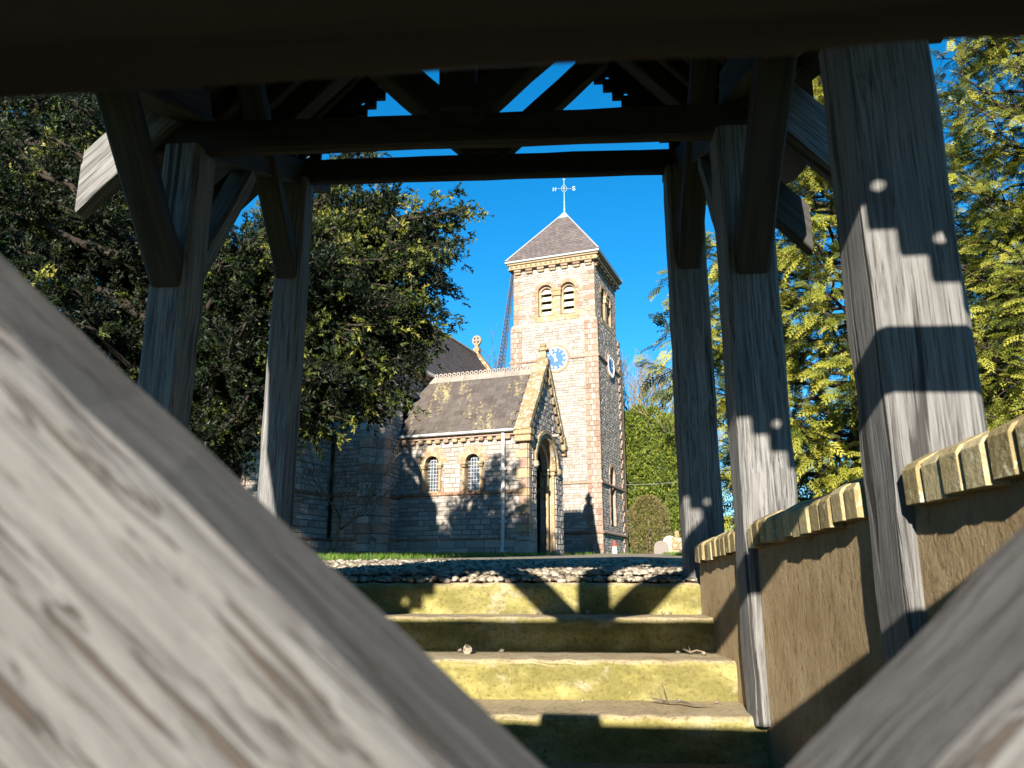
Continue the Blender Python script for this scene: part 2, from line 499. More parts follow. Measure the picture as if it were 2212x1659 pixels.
# ------------------------------------------------------------------ ground
def gz(x, y):
    return .0311 * (y - 4.1) if y > 4.1 else 0.0
def wallx(y):
    return .71 - .018 * (y - 1.9)
STEP_Y = [4.1 - .38 * i for i in range(10)]
RISE = .147
FLOOR = -RISE * 9
def ground():
    xs = sorted(set([-400, -150, -60, -30, -20, -14, -10, -7, -5, -4, -3, -2.2, -1.72, -1.70, -1.2, -.4, .3, .94, .96, 1.6, 2.2, 3, 4, 5, 7, 10, 14, 20, 30, 60, 150, 400]))
    ys = sorted(set([-300, -60, -20, -6, -1.2, -.6, 0, .6, 1.4, 2.4, 3.4, 4.30, 4.32] + [5 + i for i in range(0, 40)] + [60, 100, 200, 500, 1200]))
    m = MB(); vs = []
    for y in ys:
        for x in xs:
            z = gz(x, min(y, 60))
            if y < 0: z = FLOOR - .06
            elif y < .6 and not (-1.705 < x < .95): z = FLOOR - .06 + (0 - FLOOR + .06) * max(0, y / .6)
            if -1.705 < x < .95 and y < 4.31: z = FLOOR - .06
            if y > 5: z += .02 * math.sin(x * 1.3 + y * .7) * (1 if abs(x + .4) > 2 else .3)
            vs.append((x, y, z))
    nx = len(xs)
    fs = [(j * nx + i, j * nx + i + 1, (j + 1) * nx + i + 1, (j + 1) * nx + i) for j in range(len(ys) - 1) for i in range(nx - 1)]
    m.add(vs, fs)
    return tag(m.build('ground', 'ground'), 'grassy churchyard ground rising gently to the church', 'ground', kind='structure')
ground()
# gravel path: a bed and pebbles
m = MB()
L_ = [(4.32, -1.7, .95), (5.5, -2.2, 2.2), (7.5, -3.0, 3.4), (10, -2.8, 3.8), (13, -2.3, 3.2), (17, -1.2, 2.6), (20, -.6, 2.8), (26, .9, 3.4), (33, 1.6, 3.6)]
vs, fs = [], []
for y, a, b in L_:
    for k in range(5):
        x = a + (b - a) * k / 4
        vs.append((x, y, gz(x, y) + .035))
for j in range(len(L_) - 1):
    for k in range(4): fs.append((j * 5 + k, j * 5 + k + 1, j * 5 + 6 + k, j * 5 + 5 + k))
m.add(vs, fs)
tag(m.build('gravel_path', 'path'), 'pale gravel path from the steps towards the porch', 'path', kind='structure')
def path_x(y):
    for (y0, a0, b0), (y1, a1, b1) in zip(L_, L_[1:]):
        if y0 <= y <= y1:
            f = (y - y0) / (y1 - y0); return a0 + (a1 - a0) * f, b0 + (b1 - b0) * f
    return (0, 0)
def np_mesh(name, V, F, T, mat, parent=None, k=3, smooth=False, mw=None):
    me = bpy.data.meshes.new(name)
    V = np.asarray(V, np.float32); F = np.asarray(F, np.int32)
    me.vertices.add(len(V)); me.vertices.foreach_set('co', V.ravel())
    me.loops.add(F.size); me.loops.foreach_set('vertex_index', F.ravel())
    me.polygons.add(len(F))
    me.polygons.foreach_set('loop_start', np.arange(0, F.size, k, dtype=np.int32))
    me.materials.append(M[mat])
    at = me.attributes.new('tint', 'FLOAT', 'FACE'); at.data.foreach_set('value', np.asarray(T, np.float32))
    if smooth: me.polygons.foreach_set('use_smooth', np.ones(len(F), bool))
    me.update(calc_edges=True); me.validate()
    return link(bpy.data.objects.new(name, me), parent, mw)
def gravel():
    g = np.random.default_rng(3)
    P = []; S = []
    y = 4.13
    while y < 8.8:
        a, b = path_x(max(y, 4.33))
        a, b = max(a, -2.4), min(b, 1.9)
        if y < 4.33: a, b = -1.6, .68
        sz = .019 + .004 * (y - 4)
        n_ = int((b - a) / (sz * 1.25))
        for x in np.linspace(a, b, n_):
            s = sz * g.uniform(.55, 1.25)
            P.append((x + g.uniform(-sz, sz), y + g.uniform(-sz, sz), gz(0, y) + (.033 if y > 4.33 else .012) + g.uniform(-.3, .45) * s)); S.append(s)
        y += sz * 1.35
    P = np.array(P); S = np.array(S); n_ = len(P)
    # squashed 14-vertex stone
    base = np.array([(0, 0, 1), (0, 0, -1)] + [(math.cos(a), math.sin(a), .45) for a in np.arange(5) * 1.2566] + [(math.cos(a + .6), math.sin(a + .6), -.45) for a in np.arange(5) * 1.2566])
    F = []
    for i in range(5):
        j = (i + 1) % 5
        F += [(0, 2 + i, 2 + j), (1, 7 + j, 7 + i), (2 + i, 7 + i, 2 + j), (2 + j, 7 + i, 7 + j)]
    F = np.array(F)
    V = base[None] * g.uniform(.7, 1.2, (n_, 12, 1)) * (S[:, None, None] * g.uniform(.55, 1.1, (n_, 1, 3)) * np.array([1.1, 1.1, .75]))
    an = g.uniform(0, 6.28, n_); ca, sa = np.cos(an)[:, None], np.sin(an)[:, None]
    X = V[..., 0] * ca - V[..., 1] * sa; Y = V[..., 0] * sa + V[..., 1] * ca
    V = np.stack([X, Y, V[..., 2]], -1) + P[:, None]
    FF = (F[None] + (np.arange(n_) * 12)[:, None, None]).reshape(-1, 3)
    T = np.repeat(g.uniform(0, 1, n_), 20)
    tag(np_mesh('gravel', V.reshape(-1, 3), FF, T, 'pebble', smooth=False), 'loose beige and grey pebbles strewn over the path', 'gravel', kind='stuff')
gravel()
# paving in front of the gate
m = MB(); m.box((-3.2, -2.4, FLOOR - .05), (2.6, .085, FLOOR - .002)); m.box((-1.66, .0851, FLOOR - .05), (.80, 1.10, FLOOR - .003))
tag(m.build('pavement', 'pave'), 'worn paving in front of the gate', 'pavement', kind='structure')

# ------------------------------------------------------------------ steps
stp = bpy.data.objects.new('stone_steps', None); link(stp, None, Matrix.Translation((-.4, 2.2, FLOOR)))
tag(stp, 'flight of mossy stone steps climbing through the lychgate', 'steps', kind='structure')
def step(i):
    y0 = STEP_Y[i]; zt = -RISE * i; zb = zt - RISE - .03
    yb = y0 + (.41 if i else .30)
    prof = [(yb, zt - .004)]
    for k in range(7):
        a = math.pi / 2 + (math.pi / 2) * k / 6
        prof.append((y0 - .012 + .032 + .032 * math.cos(a), zt - .032 + .032 * math.sin(a)))
    prof += [(y0 - .010, zt - .06), (y0 - .004, zt - .10), (y0 + .004, zb), (yb, zb)]
    n_ = 34; xa, xb = -1.66, wallx(y0) + .03
    k = len(prof); vs = []; fs = []
    lowf = [math.sin(j * .9 + i) * .004 + rnd.uniform(-.003, .003) for j in range(n_ + 1)]
    for j in range(n_ + 1):
        x = xa + (xb - xa) * j / n_
        for q, (y, z) in enumerate(prof):
            e = 1 if 1 <= q <= 8 else .3
            vs.append((x, y + e * (lowf[j] + rnd.uniform(-.002, .002)), z + (e * .7 * lowf[(j * 3 + i) % n_] if q <= 8 else 0)))
    for j in range(n_):
        for q in range(k): fs.append((j * k + q, j * k + (q + 1) % k, (j + 1) * k + (q + 1) % k, (j + 1) * k + q))
    fs.append(tuple(range(k))); fs.append(tuple(n_ * k + q for q in range(k))[::-1])
    m = MB(); m.add(vs, fs)
    o = m.build('step', 'step', stp)
    return o
for i in range(9): step(i)

# ------------------------------------------------------------------ side walls with brick coping
def cop_z(y): return .222 - .032 * y
def side_wall(sign, label):
    """sign +1 = right of the steps, -1 = left"""
    fx = wallx if sign > 0 else (lambda y: -1.545 + .012 * (y - 1.9))
    t_ = thing('retaining_wall', label, 'wall', (fx(2) + .15 * sign, 2.0, FLOOR), 0, 'walls beside the steps')
    y0, y1 = .62, 3.98
    m = MB(); ny, nz_ = 60, 26; vs = []; fs = []
    for j in range(ny + 1):
        y = y0 + (y1 - y0) * j / ny
        for k in range(nz_ + 1):
            z = FLOOR - .05 + (cop_z(y) + .01 - FLOOR + .05) * k / nz_
            b = .004 * math.sin(y * 3 + z * 2) + rnd.uniform(-.0004, .0004)
            vs.append((fx(y) + b, y, z))
    for j in range(ny):
        for k in range(nz_): fs.append((j * (nz_ + 1) + k, (j + 1) * (nz_ + 1) + k, (j + 1) * (nz_ + 1) + k + 1, j * (nz_ + 1) + k + 1))
    m.add(vs, fs)
    bx = .30 * sign
    A = [(fx(y0), y0, FLOOR - .05), (fx(y0) + bx, y0, FLOOR - .05), (fx(y0) + bx, y0, cop_z(y0)), (fx(y0), y0, cop_z(y0))]
    B = [(fx(y1), y1, FLOOR - .05), (fx(y1) + bx, y1, FLOOR - .05), (fx(y1) + bx, y1, cop_z(y1)), (fx(y1), y1, cop_z(y1))]
    m.add(A + B, [(0, 1, 2, 3), (4, 7, 6, 5), (3, 2, 6, 7), (1, 5, 6, 2)])
    m.build('wall_body', 'wall', t_)
    # coping bricks in runs between the posts
    runs = [(.66, 1.62), (1.86, 2.885), (3.095, 3.95)]
    for a, b in runs:
        n_ = max(6, int(round((b - a) / .082))); pitch_ = (b - a) / n_
        mb = MB()
        mb.prism([(fx(a) - .028 * sign, cop_z(a) + .008), (fx(a) - .028 * sign, cop_z(a) + .068), (fx(a) + .014 * sign, cop_z(a) + .0955), (fx(a) + .33 * sign, cop_z(a) + .158), (fx(a) + .33 * sign, cop_z(a) + .012)],
                 lambda p, q: (p, a + .004, q), Vector((fx(b) - fx(a), b - a - .008, cop_z(b) - cop_z(a))).normalized(), b - a - .008)
        mb.build('coping_mortar', 'cop_mortar', t_)
        for i in range(n_):
            ya = a + pitch_ * i + .0035; yb = a + pitch_ * (i + 1) - .0035
            e = rnd.uniform(-.007, .006); h = rnd.uniform(-.006, .004)
            x = fx((ya + yb) / 2); z = cop_z((ya + yb) / 2)
            P = [(x - (.034 + e) * sign, z + h), (x - (.036 + e) * sign, z + .066 + h), (x - (.028 + e) * sign, z + .078 + h), (x + .02 * sign, z + .102 + h), (x + .345 * sign, z + .165 + h), (x + .345 * sign, z + h)]
            mb = MB(); k = len(P)
            c = .006
            ring = [[(p, q) for p, q in P]]
            vs = [(p + (c if i_ < 3 else 0) * sign, ya, q - (c if i_ in (2, 3, 4) else 0)) for i_, (p, q) in enumerate(P)] + [(p, ya + c, q) for p, q in P] + [(p, yb - c, q) for p, q in P] + [(p + (c if i_ < 3 else 0) * sign, yb, q - (c if i_ in (2, 3, 4) else 0)) for i_, (p, q) in enumerate(P)]
            fs = [tuple(range(k))[::-1], tuple(range(3 * k, 4 * k))]
            for r_ in range(3):
                fs += [(r_ * k + q, r_ * k + (q + 1) % k, (r_ + 1) * k + (q + 1) % k, (r_ + 1) * k + q) for q in range(k)]
            cx, cy, cz = x, (ya + yb) / 2, z
            mb.add([(v_[0] - cx, v_[1] - cy, v_[2] - cz) for v_ in vs], fs)
            mb.build('coping_brick', 'cop', t_, mw=Matrix.Translation((cx, cy, cz)))
    return t_
side_wall(1, 'brown stone wall with lichened brick coping right of the steps')
side_wall(-1, 'brown stone wall left of the steps, mostly behind the gate brace')

# ------------------------------------------------------------------ lychgate
CXL = -.415
TY = [.48, 1.74, 2.99, 4.24]
TZ = [.82, 1.33, 1.80, 2.325]
def zt(y):
    ys, zs = [-.3] + TY + [5.2], [TZ[0] - .293] + TZ + [TZ[3] + .403]
    return float(np.interp(y, ys, zs))
lg = thing('lychgate', 'weathered oak lychgate with open timber roof over the steps', 'lychgate', (CXL, 2.4, FLOOR))
PX_R = {0: .705, 1: .683, 2: .655, 3: .637}
PX_L = {0: -1.53, 1: -1.51, 2: -1.50, 3: -1.475}
SL = 1.08                                            # roof pitch
UPR = .18                                            # roof timbers above the bargeboard line
def low(xo): return .53 + (.9 - xo) * SL             # rafter soffit above the tie's underside
for i, y in enumerate(TY):
    zt_ = TZ[i]
    wr, wl = .20, .155
    base = -RISE * max(0, min(9, math.ceil((4.1 - y) / .38))) if y < 4.1 else -.1
    beam('post', (PX_R[i] + wr / 2, y, base - .02), (PX_R[i] + wr / 2, y, zt_ + .01), wr, .18, (1, 0, 0), 'oak', lg, 16, .004, .014)
    beam('post', (PX_L[i] - wl / 2, y, base - .02), (PX_L[i] - wl / 2, y, zt_ + .01), wl, .18, (1, 0, 0), 'oak', lg, 16, .004, .014)
    beam('tie_beam', (-1.80, y, zt_ + (.08 if i else .06)), (.97, y, zt_ + (.08 if i else .06)), .15 if i else .12, (.10, .10, .055, .06)[i], (0, 0, 1), 'oak_shaded', lg, 16, .003, .012)
    beam('king_post', (CXL, y, zt_ + .15), (CXL, y, zt_ + low(0) + .14 + UPR), .15, .13, (1, 0, 0), 'oak_shaded', lg, 8)
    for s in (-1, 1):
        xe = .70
        beam('strut', (CXL + s * .06, y, zt_ + .17), (CXL + s * xe, y, zt_ + .17 + (xe - .06) * .98), .13, .10, (1, 0, 0), 'oak_shaded', lg, 6)
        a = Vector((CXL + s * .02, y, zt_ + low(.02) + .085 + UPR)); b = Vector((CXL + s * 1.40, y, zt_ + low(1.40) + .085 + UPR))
        beam('principal_rafter', a, b, .125, .12, (0, 0, 1), 'oak_shaded', lg, 10)
        # eaves bracket: board following the roof past the post, cut plumb at its end
        if i < 2: continue
        xe0, xe1 = 1.16, (1.60 if i == 2 else 1.84)
        lo_ = lambda xo: -.094 + (1.43 - xo) * 1.06 + .075
        p = MB()
        beam('eaves_bracket', (CXL + s * xe0, y - .03, zt_ + lo_(xe0) + .03), (CXL + s * xe1, y - .03, zt_ + lo_(xe1) + .03), .155, .09, (0, 0, 1), 'oak' if i == 2 else 'oak_shaded', lg, 6, .002, .006, sk1=-1.05, sk0=-1.05)  # rear pair takes the darkened oak, so its shade is painted in
        beam('eaves_board', (CXL + s * (xe0 + .05), y - .03, zt_ + lo_(xe0 + .05) + .165), (CXL + s * xe1, y - .03, zt_ + lo_(xe1) + .165), .055, .075, (0, 0, 1), 'oak' if i == 2 else 'oak_shaded', lg, 6, .002, .005, sk1=-1.05)
    # knee braces along the plates
    for s, X in ((1, PX_R[i] + .10), (-1, PX_L[i] - .08)):
        if i > 1:
            beam('knee_brace', (X, y - .06, zt_ - .60), (X, y - .82, zt_ + .20), .125, .10, (1, 0, 0), 'oak_shaded', lg, 8, .003, .012)
        if i == 2:
            beam('knee_brace', (X, y + .06, zt_ - .56), (X, y + .56, zt(y + .56) - .02), .11, .09, (1, 0, 0), 'oak', lg, 8, .003, .012)
for s, X in ((1, .76), (-1, -1.575)):
    for a, b in zip([.14] + TY[1:], TY[1:] + [4.72]):
        pu = .075 if a > 2.5 else .24
        beam('wall_plate', (X, a, zt(a) + pu), (X, b, zt(b) + pu), .13, .15, (1, 0, 0), 'oak_shaded', lg, 10)
    # common rafters
    yy = .75
    while yy < 4.6:
        if min(abs(yy - q) for q in TY) > .14:
            beam('common_rafter', (CXL + s * .03, yy, zt(yy) + low(.03) + .13 + UPR), (CXL + s * 1.38, yy, zt(yy) + low(1.38) + .13 + UPR), .09, .055, (0, 0, 1), 'oak_brown_shaded', lg, 6)
        yy += .315
ys_ = [.12, .48, 1.74, 2.25, 2.99, 3.6, 4.24, 4.78]
EAVE = {.12: 1.56, .48: 1.56, 1.74: 1.56, 2.25: 1.50, 2.99: 1.50, 3.6: 1.72, 4.24: 1.80, 4.78: 1.82}
for s in (-1, 1):
    m = MB()
    for a, b in zip(ys_, ys_[1:]):
        P = []
        for yv in (a, b):
            for xo in (0, EAVE.get(yv, 1.42)):
                z = zt(yv) + low(xo) + .20 + UPR
                P += [(CXL + s * xo, yv, z), (CXL + s * xo, yv, z + .045)]
        m.add(P, [(0, 4, 6, 2), (1, 3, 7, 5), (0, 1, 5, 4), (2, 6, 7, 3), (0, 2, 3, 1), (4, 5, 7, 6)])
    m.build('roof_slope', 'oak_brown_shaded', lg)
for a, b in zip(ys_, ys_[1:]):
    beam('ridge_piece', (CXL, a, zt(a) + low(0) + .11 + UPR), (CXL, b, zt(b) + low(0) + .11 + UPR), .05, .16, (1, 0, 0), 'oak_brown_shaded', lg, 3)
def bargeboard(y, s):
    """stepped lower edge and a row of drilled holes; built from columns so that the holes are real"""
    zb = zt(y) + (.075 if y < 1 else 0); m = MB(); dx = .06; d = .035
    n_ = 24; x0 = .02
    for k in range(n_):
        xa, xb = x0 + k * dx, x0 + (k + 1) * dx
        top_a, top_b = low(xa) + .205 + UPR, low(xb) + .205 + UPR
        st = low(xb) + .048                          # flat step
        hole = (k % 2 == 0) and k > 3
        cx, cz, r = (xa + xb) / 2, low((xa + xb) / 2) + .115, .0185
        f = lambda p, q: (CXL + s * p, y, zb + q)
        if not hole:
            m.prism([(xa, st), (xb, st), (xb, top_b), (xa, top_a)], f, (0, 1, 0), d)
        else:
            N_ = 12
            ring = [(cx + r * math.cos(2 * math.pi * q / N_), cz + r * math.sin(2 * math.pi * q / N_)) for q in range(N_)]
            right_ = [p for p in sorted(ring, key=lambda p: p[1]) if p[0] >= cx - 1e-6]
            left_ = [p for p in sorted(ring, key=lambda p: -p[1]) if p[0] <= cx + 1e-6]
            mt = (top_a + top_b) / 2
            m.prism([(cx, st), (xb, st), (xb, top_b), (cx, mt)] + right_[::-1], f, (0, 1, 0), d)
            m.prism([(xa, st), (cx, st)] + left_[::-1] + [(cx, mt), (xa, top_a)], f, (0, 1, 0), d)
    return m.build('bargeboard', 'oak_brown_shaded', lg)
for y in (.10, 4.68):
    for s in (-1, 1): bargeboard(y, s)

# ------------------------------------------------------------------ gate
GA = R(2.0)
gt = thing('oak_gate', 'weathered oak gate leaf with crossing diagonal braces, closest of all', 'gate', (.6, .26, FLOOR), 0)
G = Vector((math.cos(GA), -math.sin(GA), 0)); GN = Vector((math.sin(GA), math.cos(GA), 0))
ZE = EYE.z
def gp(s, z, d): return Vector((0, 0, 0)) + G * s + GN * d + Vector((0, 0, z + ZE))
def gate_leaf(par, s_in, s_out, mirror):
    dm = .255
    zr = .212
    beam('top_rail', gp(s_in, zr + .10, dm), gp(s_out, zr + .10, dm), .20, .092, (0, 0, 1), 'oak_brown_shaded', par, 16, .0015, .006)  # darkened oak paints in the shade of the rail's underside
    beam('middle_rail', gp(s_in, -.48, dm), gp(s_out, -.48, dm), .12, .085, (0, 0, 1), 'gate_wood', par, 10)
    beam('bottom_rail', gp(s_in, FLOOR + .16 - ZE, dm), gp(s_out, FLOOR + .16 - ZE, dm), .16, .085, (0, 0, 1), 'gate_wood', par, 10)
    for s in (s_in, s_out):
        beam('stile', gp(s, FLOOR + .05 - ZE, dm), gp(s, zr + (.24 if abs(s + .42) < .1 else .19), dm), .10, .094, G, 'gate_wood', par, 10)
    n_ = 8
    lo_, hi_ = min(s_in, s_out) + .05, max(s_in, s_out) - .05
    for k in range(n_):
        c = lo_ + (hi_ - lo_) * (k + .5) / n_
        beam('board', gp(c, FLOOR + .2 - ZE, dm + .012), gp(c, -.47, dm + .012), (hi_ - lo_) / n_ - .006, .025, G, 'gate_wood', par, 5)
gate_leaf(gt, .63, -.36, False)
# the two crossing braces (inner edges at the far face traced through the opening)
def brace(pa, pb, side, wd, dn, df):
    """pa, pb on the upper edge line in gate coordinates"""
    a, b = Vector(pa), Vector(pb)
    dr = (b - a).normalized(); nrm = Vector((dr.y, -dr.x)) if side > 0 else Vector((-dr.y, dr.x))
    if nrm.y > 0: nrm = -nrm
    ca, cb = a + nrm * wd / 2, b + nrm * wd / 2
    dm = (dn + df) / 2
    return beam('brace', gp(ca.x, ca.y, dm), gp(cb.x, cb.y, dm), wd, df - dn, gp(nrm.x, nrm.y, 0) - gp(0, 0, 0), 'gate_wood', gt, 24, .0008, .005)
brace((-.335, .207), (.30, -.333), 1, .118, .212, .298)
brace((.363, .212), (-.005, -.1245), -1, .118, .211, .297)
brace((-.035, -.152), (-.30, -.395), -1, .118, .211, .297)
g2 = thing('oak_gate', 'left oak gate leaf whose top rail shades the lower steps', 'gate', (-1.3, .27, FLOOR), 0)
gate_leaf(g2, -1.45, -.463, True)
beam('brace', gp(-1.40, .15, .255), gp(-.53, -.43, .255), .118, .086, (0, 0, 1), 'gate_wood', g2, 10)

# ------------------------------------------------------------------ church (local frame: u right, v away, z up)
TH = R(17.7)
P0 = Vector((-.91, 22.505, .56))
ch = thing('church', 'small stone church with square clock tower, slate roofs and gabled south porch', 'church', P0, -TH, frame=True)
def fv(v):   # face towards us
    return lambda s, z, o: (s, v - o, z)
def fu(u):   # face to the right
    return lambda s, z, o: (u + o, s, z)
def fvb(v):
    return lambda s, z, o: (s, v + o, z)
def fub(u):
    return lambda s, z, o: (u - o, s, z)
def ex_arch(c, hw, z0, zs):
    def e(a, b):
        if b <= z0 or a >= zs + hw: return None
        if a <= zs: return (c - hw, c + hw)
        h = math.sqrt(max(0, hw * hw - (a - zs) ** 2)); return (c - h, c + h)
    return e
def ex_rect(a0, a1, z0, z1):
    return lambda a, b: None if (b <= z0 + 1e-4 or a >= z1 - 1e-4) else (a0, a1)
RUB = MB()
def voussoirs(name, fn, c, zs, r0, r1, n, o0, o1, mats, parent, a0=0, a1=math.pi):
    for i in range(n):
        x0 = a0 + (a1 - a0) * (i + .02) / n; x1 = a0 + (a1 - a0) * (i + .98) / n; xm = (x0 + x1) / 2
        P = [(c + r0 * math.cos(x0), zs + r0 * math.sin(x0)), (c + r1 * math.cos(x0), zs + r1 * math.sin(x0)), (c + r1 * math.cos(xm), zs + r1 * math.sin(xm)),
             (c + r1 * math.cos(x1), zs + r1 * math.sin(x1)), (c + r0 * math.cos(x1), zs + r0 * math.sin(x1)), (c + r0 * math.cos(xm), zs + r0 * math.sin(xm))]
        m = MB(); A = [fn(p, q, o0) for p, q in P]; B = [fn(p, q, o1 + rnd.uniform(0, .006)) for p, q in P]
        m.add(A + B, [(0, 1, 2, 5), (5, 2, 3, 4), (6, 11, 8, 7), (11, 10, 9, 8)] + [(k, (k + 1) % 6, 6 + (k + 1) % 6, 6 + k) for k in range(6)])
        m.build(name, mats[i % len(mats)], parent)
def ring_band(name, fn, c, zs, r0, r1, o0, o1, mat, parent, n=16, a0=0, a1=math.pi):
    m = MB(); vs = []
    for i in range(n + 1):
        a = a0 + (a1 - a0) * i / n
        for r, o in ((r0, o0), (r1, o0), (r1, o1), (r0, o1)): vs.append(fn(c + r * math.cos(a), zs + r * math.sin(a), o))
    fs = [(i * 4 + k, i * 4 + (k + 1) % 4, (i + 1) * 4 + (k + 1) % 4, (i + 1) * 4 + k) for i in range(n) for k in range(4)]
    m.add(vs, fs); return m.build(name, mat, parent)
def opening(fn, c, hw, z0, zs, depth, mat, name, parent, n=14):
    """reveal of a round-headed opening"""
    prof = [(c - hw, z0)] + [(c - hw, zs)] + arch_pts(c, zs, hw, n)[::-1][1:] + [(c + hw, z0)]
    m = MB(); k = len(prof)
    m.add([fn(p, q, .0) for p, q in prof] + [fn(p, q, -depth) for p, q in prof], [(i, i + 1, k + i + 1, k + i) for i in range(k - 1)] + [(0, k, 2 * k - 1, k - 1)])
    return m.build(name, mat, parent)
def panel(fn, c, hw, z0, zs, o, mat, name, parent, n=14):
    prof = [(c - hw, z0), (c + hw, z0)] + arch_pts(c, zs, hw, n)
    m = MB(); m.add([fn(p, q, o) for p, q in prof], [tuple(range(len(prof)))]); return m.build(name, mat, parent)
def cylinder(name, p0, p1, r, mat, parent, n=10):
    m = MB(); m.tube([p0, p1], r, n); return m.build(name, mat, parent, smooth=False)

# ---- porch
PU0, PD, PE, PR = -4.2, 3.2, 3.62, 5.80
pw = None
W1, W2, WH, WZ0, WZS = -3.08, -1.74, .23, 1.93, 2.79
ex_p = [ex_arch(W1, WH, WZ0, WZS), ex_arch(W2, WH, WZ0, WZS), ex_rect(PU0 - 1, 1, 1.78, 1.90), ex_rect(-.27, .1, -1, 4)]
for c in (W1, W2):
    ex_p.append(ex_rect(c - WH - .17, c + WH + .17, 1.86, 2.62))
cells, stones_ = MB(), []
def sink(cell, st):
    cells.add(cell, [(0, 1, 2, 3)], 0, .5); stones_.append(st)
rubble(None, fv(0), PU0, 0, .5, 1.80, [ex_p[3]], row=(.11, .18), wid=(.17, .42), sink=sink)
rubble(None, fv(0), PU0, 0, 1.88, PE, [e for q, e in enumerate(ex_p) if q != 2], row=(.11, .18), wid=(.17, .42), sink=sink)
pw = cells.build('porch_wall', 'mortar', ch)
for st in stones_:
    m = MB(); c = [sum(p[k] for p in st) / 8 for k in range(3)]
    m.add([(p[0] - c[0], p[1] - c[1], p[2] - c[2]) for p in st], [(4, 5, 6, 7), (0, 1, 5, 4), (1, 2, 6, 5), (2, 3, 7, 6), (3, 0, 4, 7)], 0, rnd.random())
    m.build('wall_stone', 'rubble', pw, mw=Matrix.Translation(c))
rubble(RUB, fv(-.07), PU0, -.2, -.35, .5, [], row=(.16, .26), wid=(.3, .6))
piece('plinth_course', (PU0, -.10, .47), (-.30, .02, .55), 'brown_stone', ch, .02)
piece('string_course', (PU0, -.075, 1.79), (-.36, .02, 1.895), 'brown_stone', ch, .02)
# corner buttress of the porch, red and pale quoins
z = -.3; k = 0
while z < 3.55:
    h = rnd.uniform(.2, .3); z1 = min(3.62, z + h)
    piece('quoin_stone', (-.33 + (.07 if k % 2 else -.06), -.045, z), (-.008, .20, z1 - .008), 'red' if k % 2 else 'buff', pw, .012, .003)
    piece('quoin_stone', (.0, -.03, z), (.035, .26 if k % 2 else .18, z1 - .008), 'buff' if k % 3 else 'pale', pw, .012)
    z = z1; k += 1
piece('buttress_base', (-.42, -.13, -.35), (.06, .30, .42), 'pale', pw, .04)
piece('buttress_offset', (-.40, -.10, .42), (.05, .28, .56), 'pale', pw, .05)
for c in (W1, W2):
    wn = panel(fv(0), c, WH - .01, WZ0, WZS, -.20, 'glass', 'porch_window', ch)
    opening(fv(0), c, WH, WZ0, WZS, .24, 'buff', 'reveal', wn)
    m = MB()
    for s in (-1, 1): m.add([(c + s * WH, .012, 1.8), (c + s * (WH + .25), .012, 1.8), (c + s * (WH + .25), .012, 3.2), (c + s * WH, .012, 3.2)], [(0, 1, 2, 3)])
    m.build('backing', 'mortar', wn)
    m = MB()
    for i in range(1, 5):
        x = c - WH + 2 * WH * i / 5
        top = WZS + math.sqrt(max(0, WH ** 2 - (x - c) ** 2)) - .01
        m.box((x - .006, .182, WZ0), (x + .006, .194, top))
    for i in range(1, 10):
        zz = WZ0 + i * .108
        hw = WH if zz < WZS else math.sqrt(max(.0, WH ** 2 - (zz - WZS) ** 2))
        m.box((c - hw, .178, zz - .006), (c + hw, .190, zz + .006))
    m.build('leaded_bars', 'leadbar', wn)
    for s in (-1, 1):
        x = c + s * (WH + .065)
        z = 1.90; k = 0
        while z < 2.60:
            h = .14 + .05 * (k % 2); wd_ = .17 if k % 2 == 0 else .10
            a, b = sorted((c + s * (WH + .005), c + s * (WH + wd_)))
            piece('jamb_stone', (a, -.02, z), (b, .10, min(z + h - .006, 2.62)), ('red', 'buff', 'pale')[k % 3], wn, .008); z += h; k += 1
        cylinder('shaft', (c + s * (WH + .05), -.045, 1.95), (c + s * (WH + .05), -.045, 2.58), .04, 'buff', wn)
        piece('capital', (c + s * (WH + .05) - .07, -.11, 2.60), (c + s * (WH + .05) + .07, .02, 2.68), 'lichen_stone', wn, .02)
        piece('capital', (c + s * (WH + .05) - .085, -.12, 2.68), (c + s * (WH + .05) + .085, .02, 2.76), 'lichen_stone', wn, .015)
    voussoirs('voussoir', fv(0), c, WZS - .02, WH + .0, WH + .14, 9, -.08, .03, ['buff', 'lichen_stone'], wn)
    voussoirs('voussoir', fv(0), c, WZS - .02, WH + .145, WH + .29, 11, -.04, .022, ['buff', 'red', 'pale'], wn)
    piece('sill', (c - WH - .02, -.06, WZ0 - .11), (c + WH + .02, .16, WZ0 + .005), 'buff', wn, .015)
# gable wall with the doorway
DC, DH, DZ0, DZS = 1.52, .86, -.3, 2.72
def gedge(z):
    if z <= PE: return (0.26, PD)
    f = (z - PE) / (PR + .05 - PE); return (f * PD / 2, PD - f * PD / 2)
gw = MB()
rubble(gw, fu(0), 0, PD, -.3, PR - .1, [ex_arch(DC, DH + .05, DZ0, DZS)], row=(.13, .2), wid=(.18, .4), proud=.02, rough=.03, edges=gedge)
gwo = gw.build('gable_wall', ['rubble', 'mortar'], ch)
ddoor = opening(fu(0), DC, DH + .05, DZ0, DZS, .22, 'buff', 'doorway', ch, 20)
voussoirs('voussoir', fu(0), DC, DZS, DH + .0, DH + .15, 13, -.06, .05, ['buff', 'lichen_stone', 'pale'], ddoor)
ring_band('hood_mould', fu(0), DC, DZS, DH + .15, DH + .25, -.02, .10, 'lichen_stone', ddoor, 20)
voussoirs('voussoir', fu(-.2), DC, DZS, DH - .17, DH + .06, 11, -.16, .03, ['buff', 'pale'], ddoor)
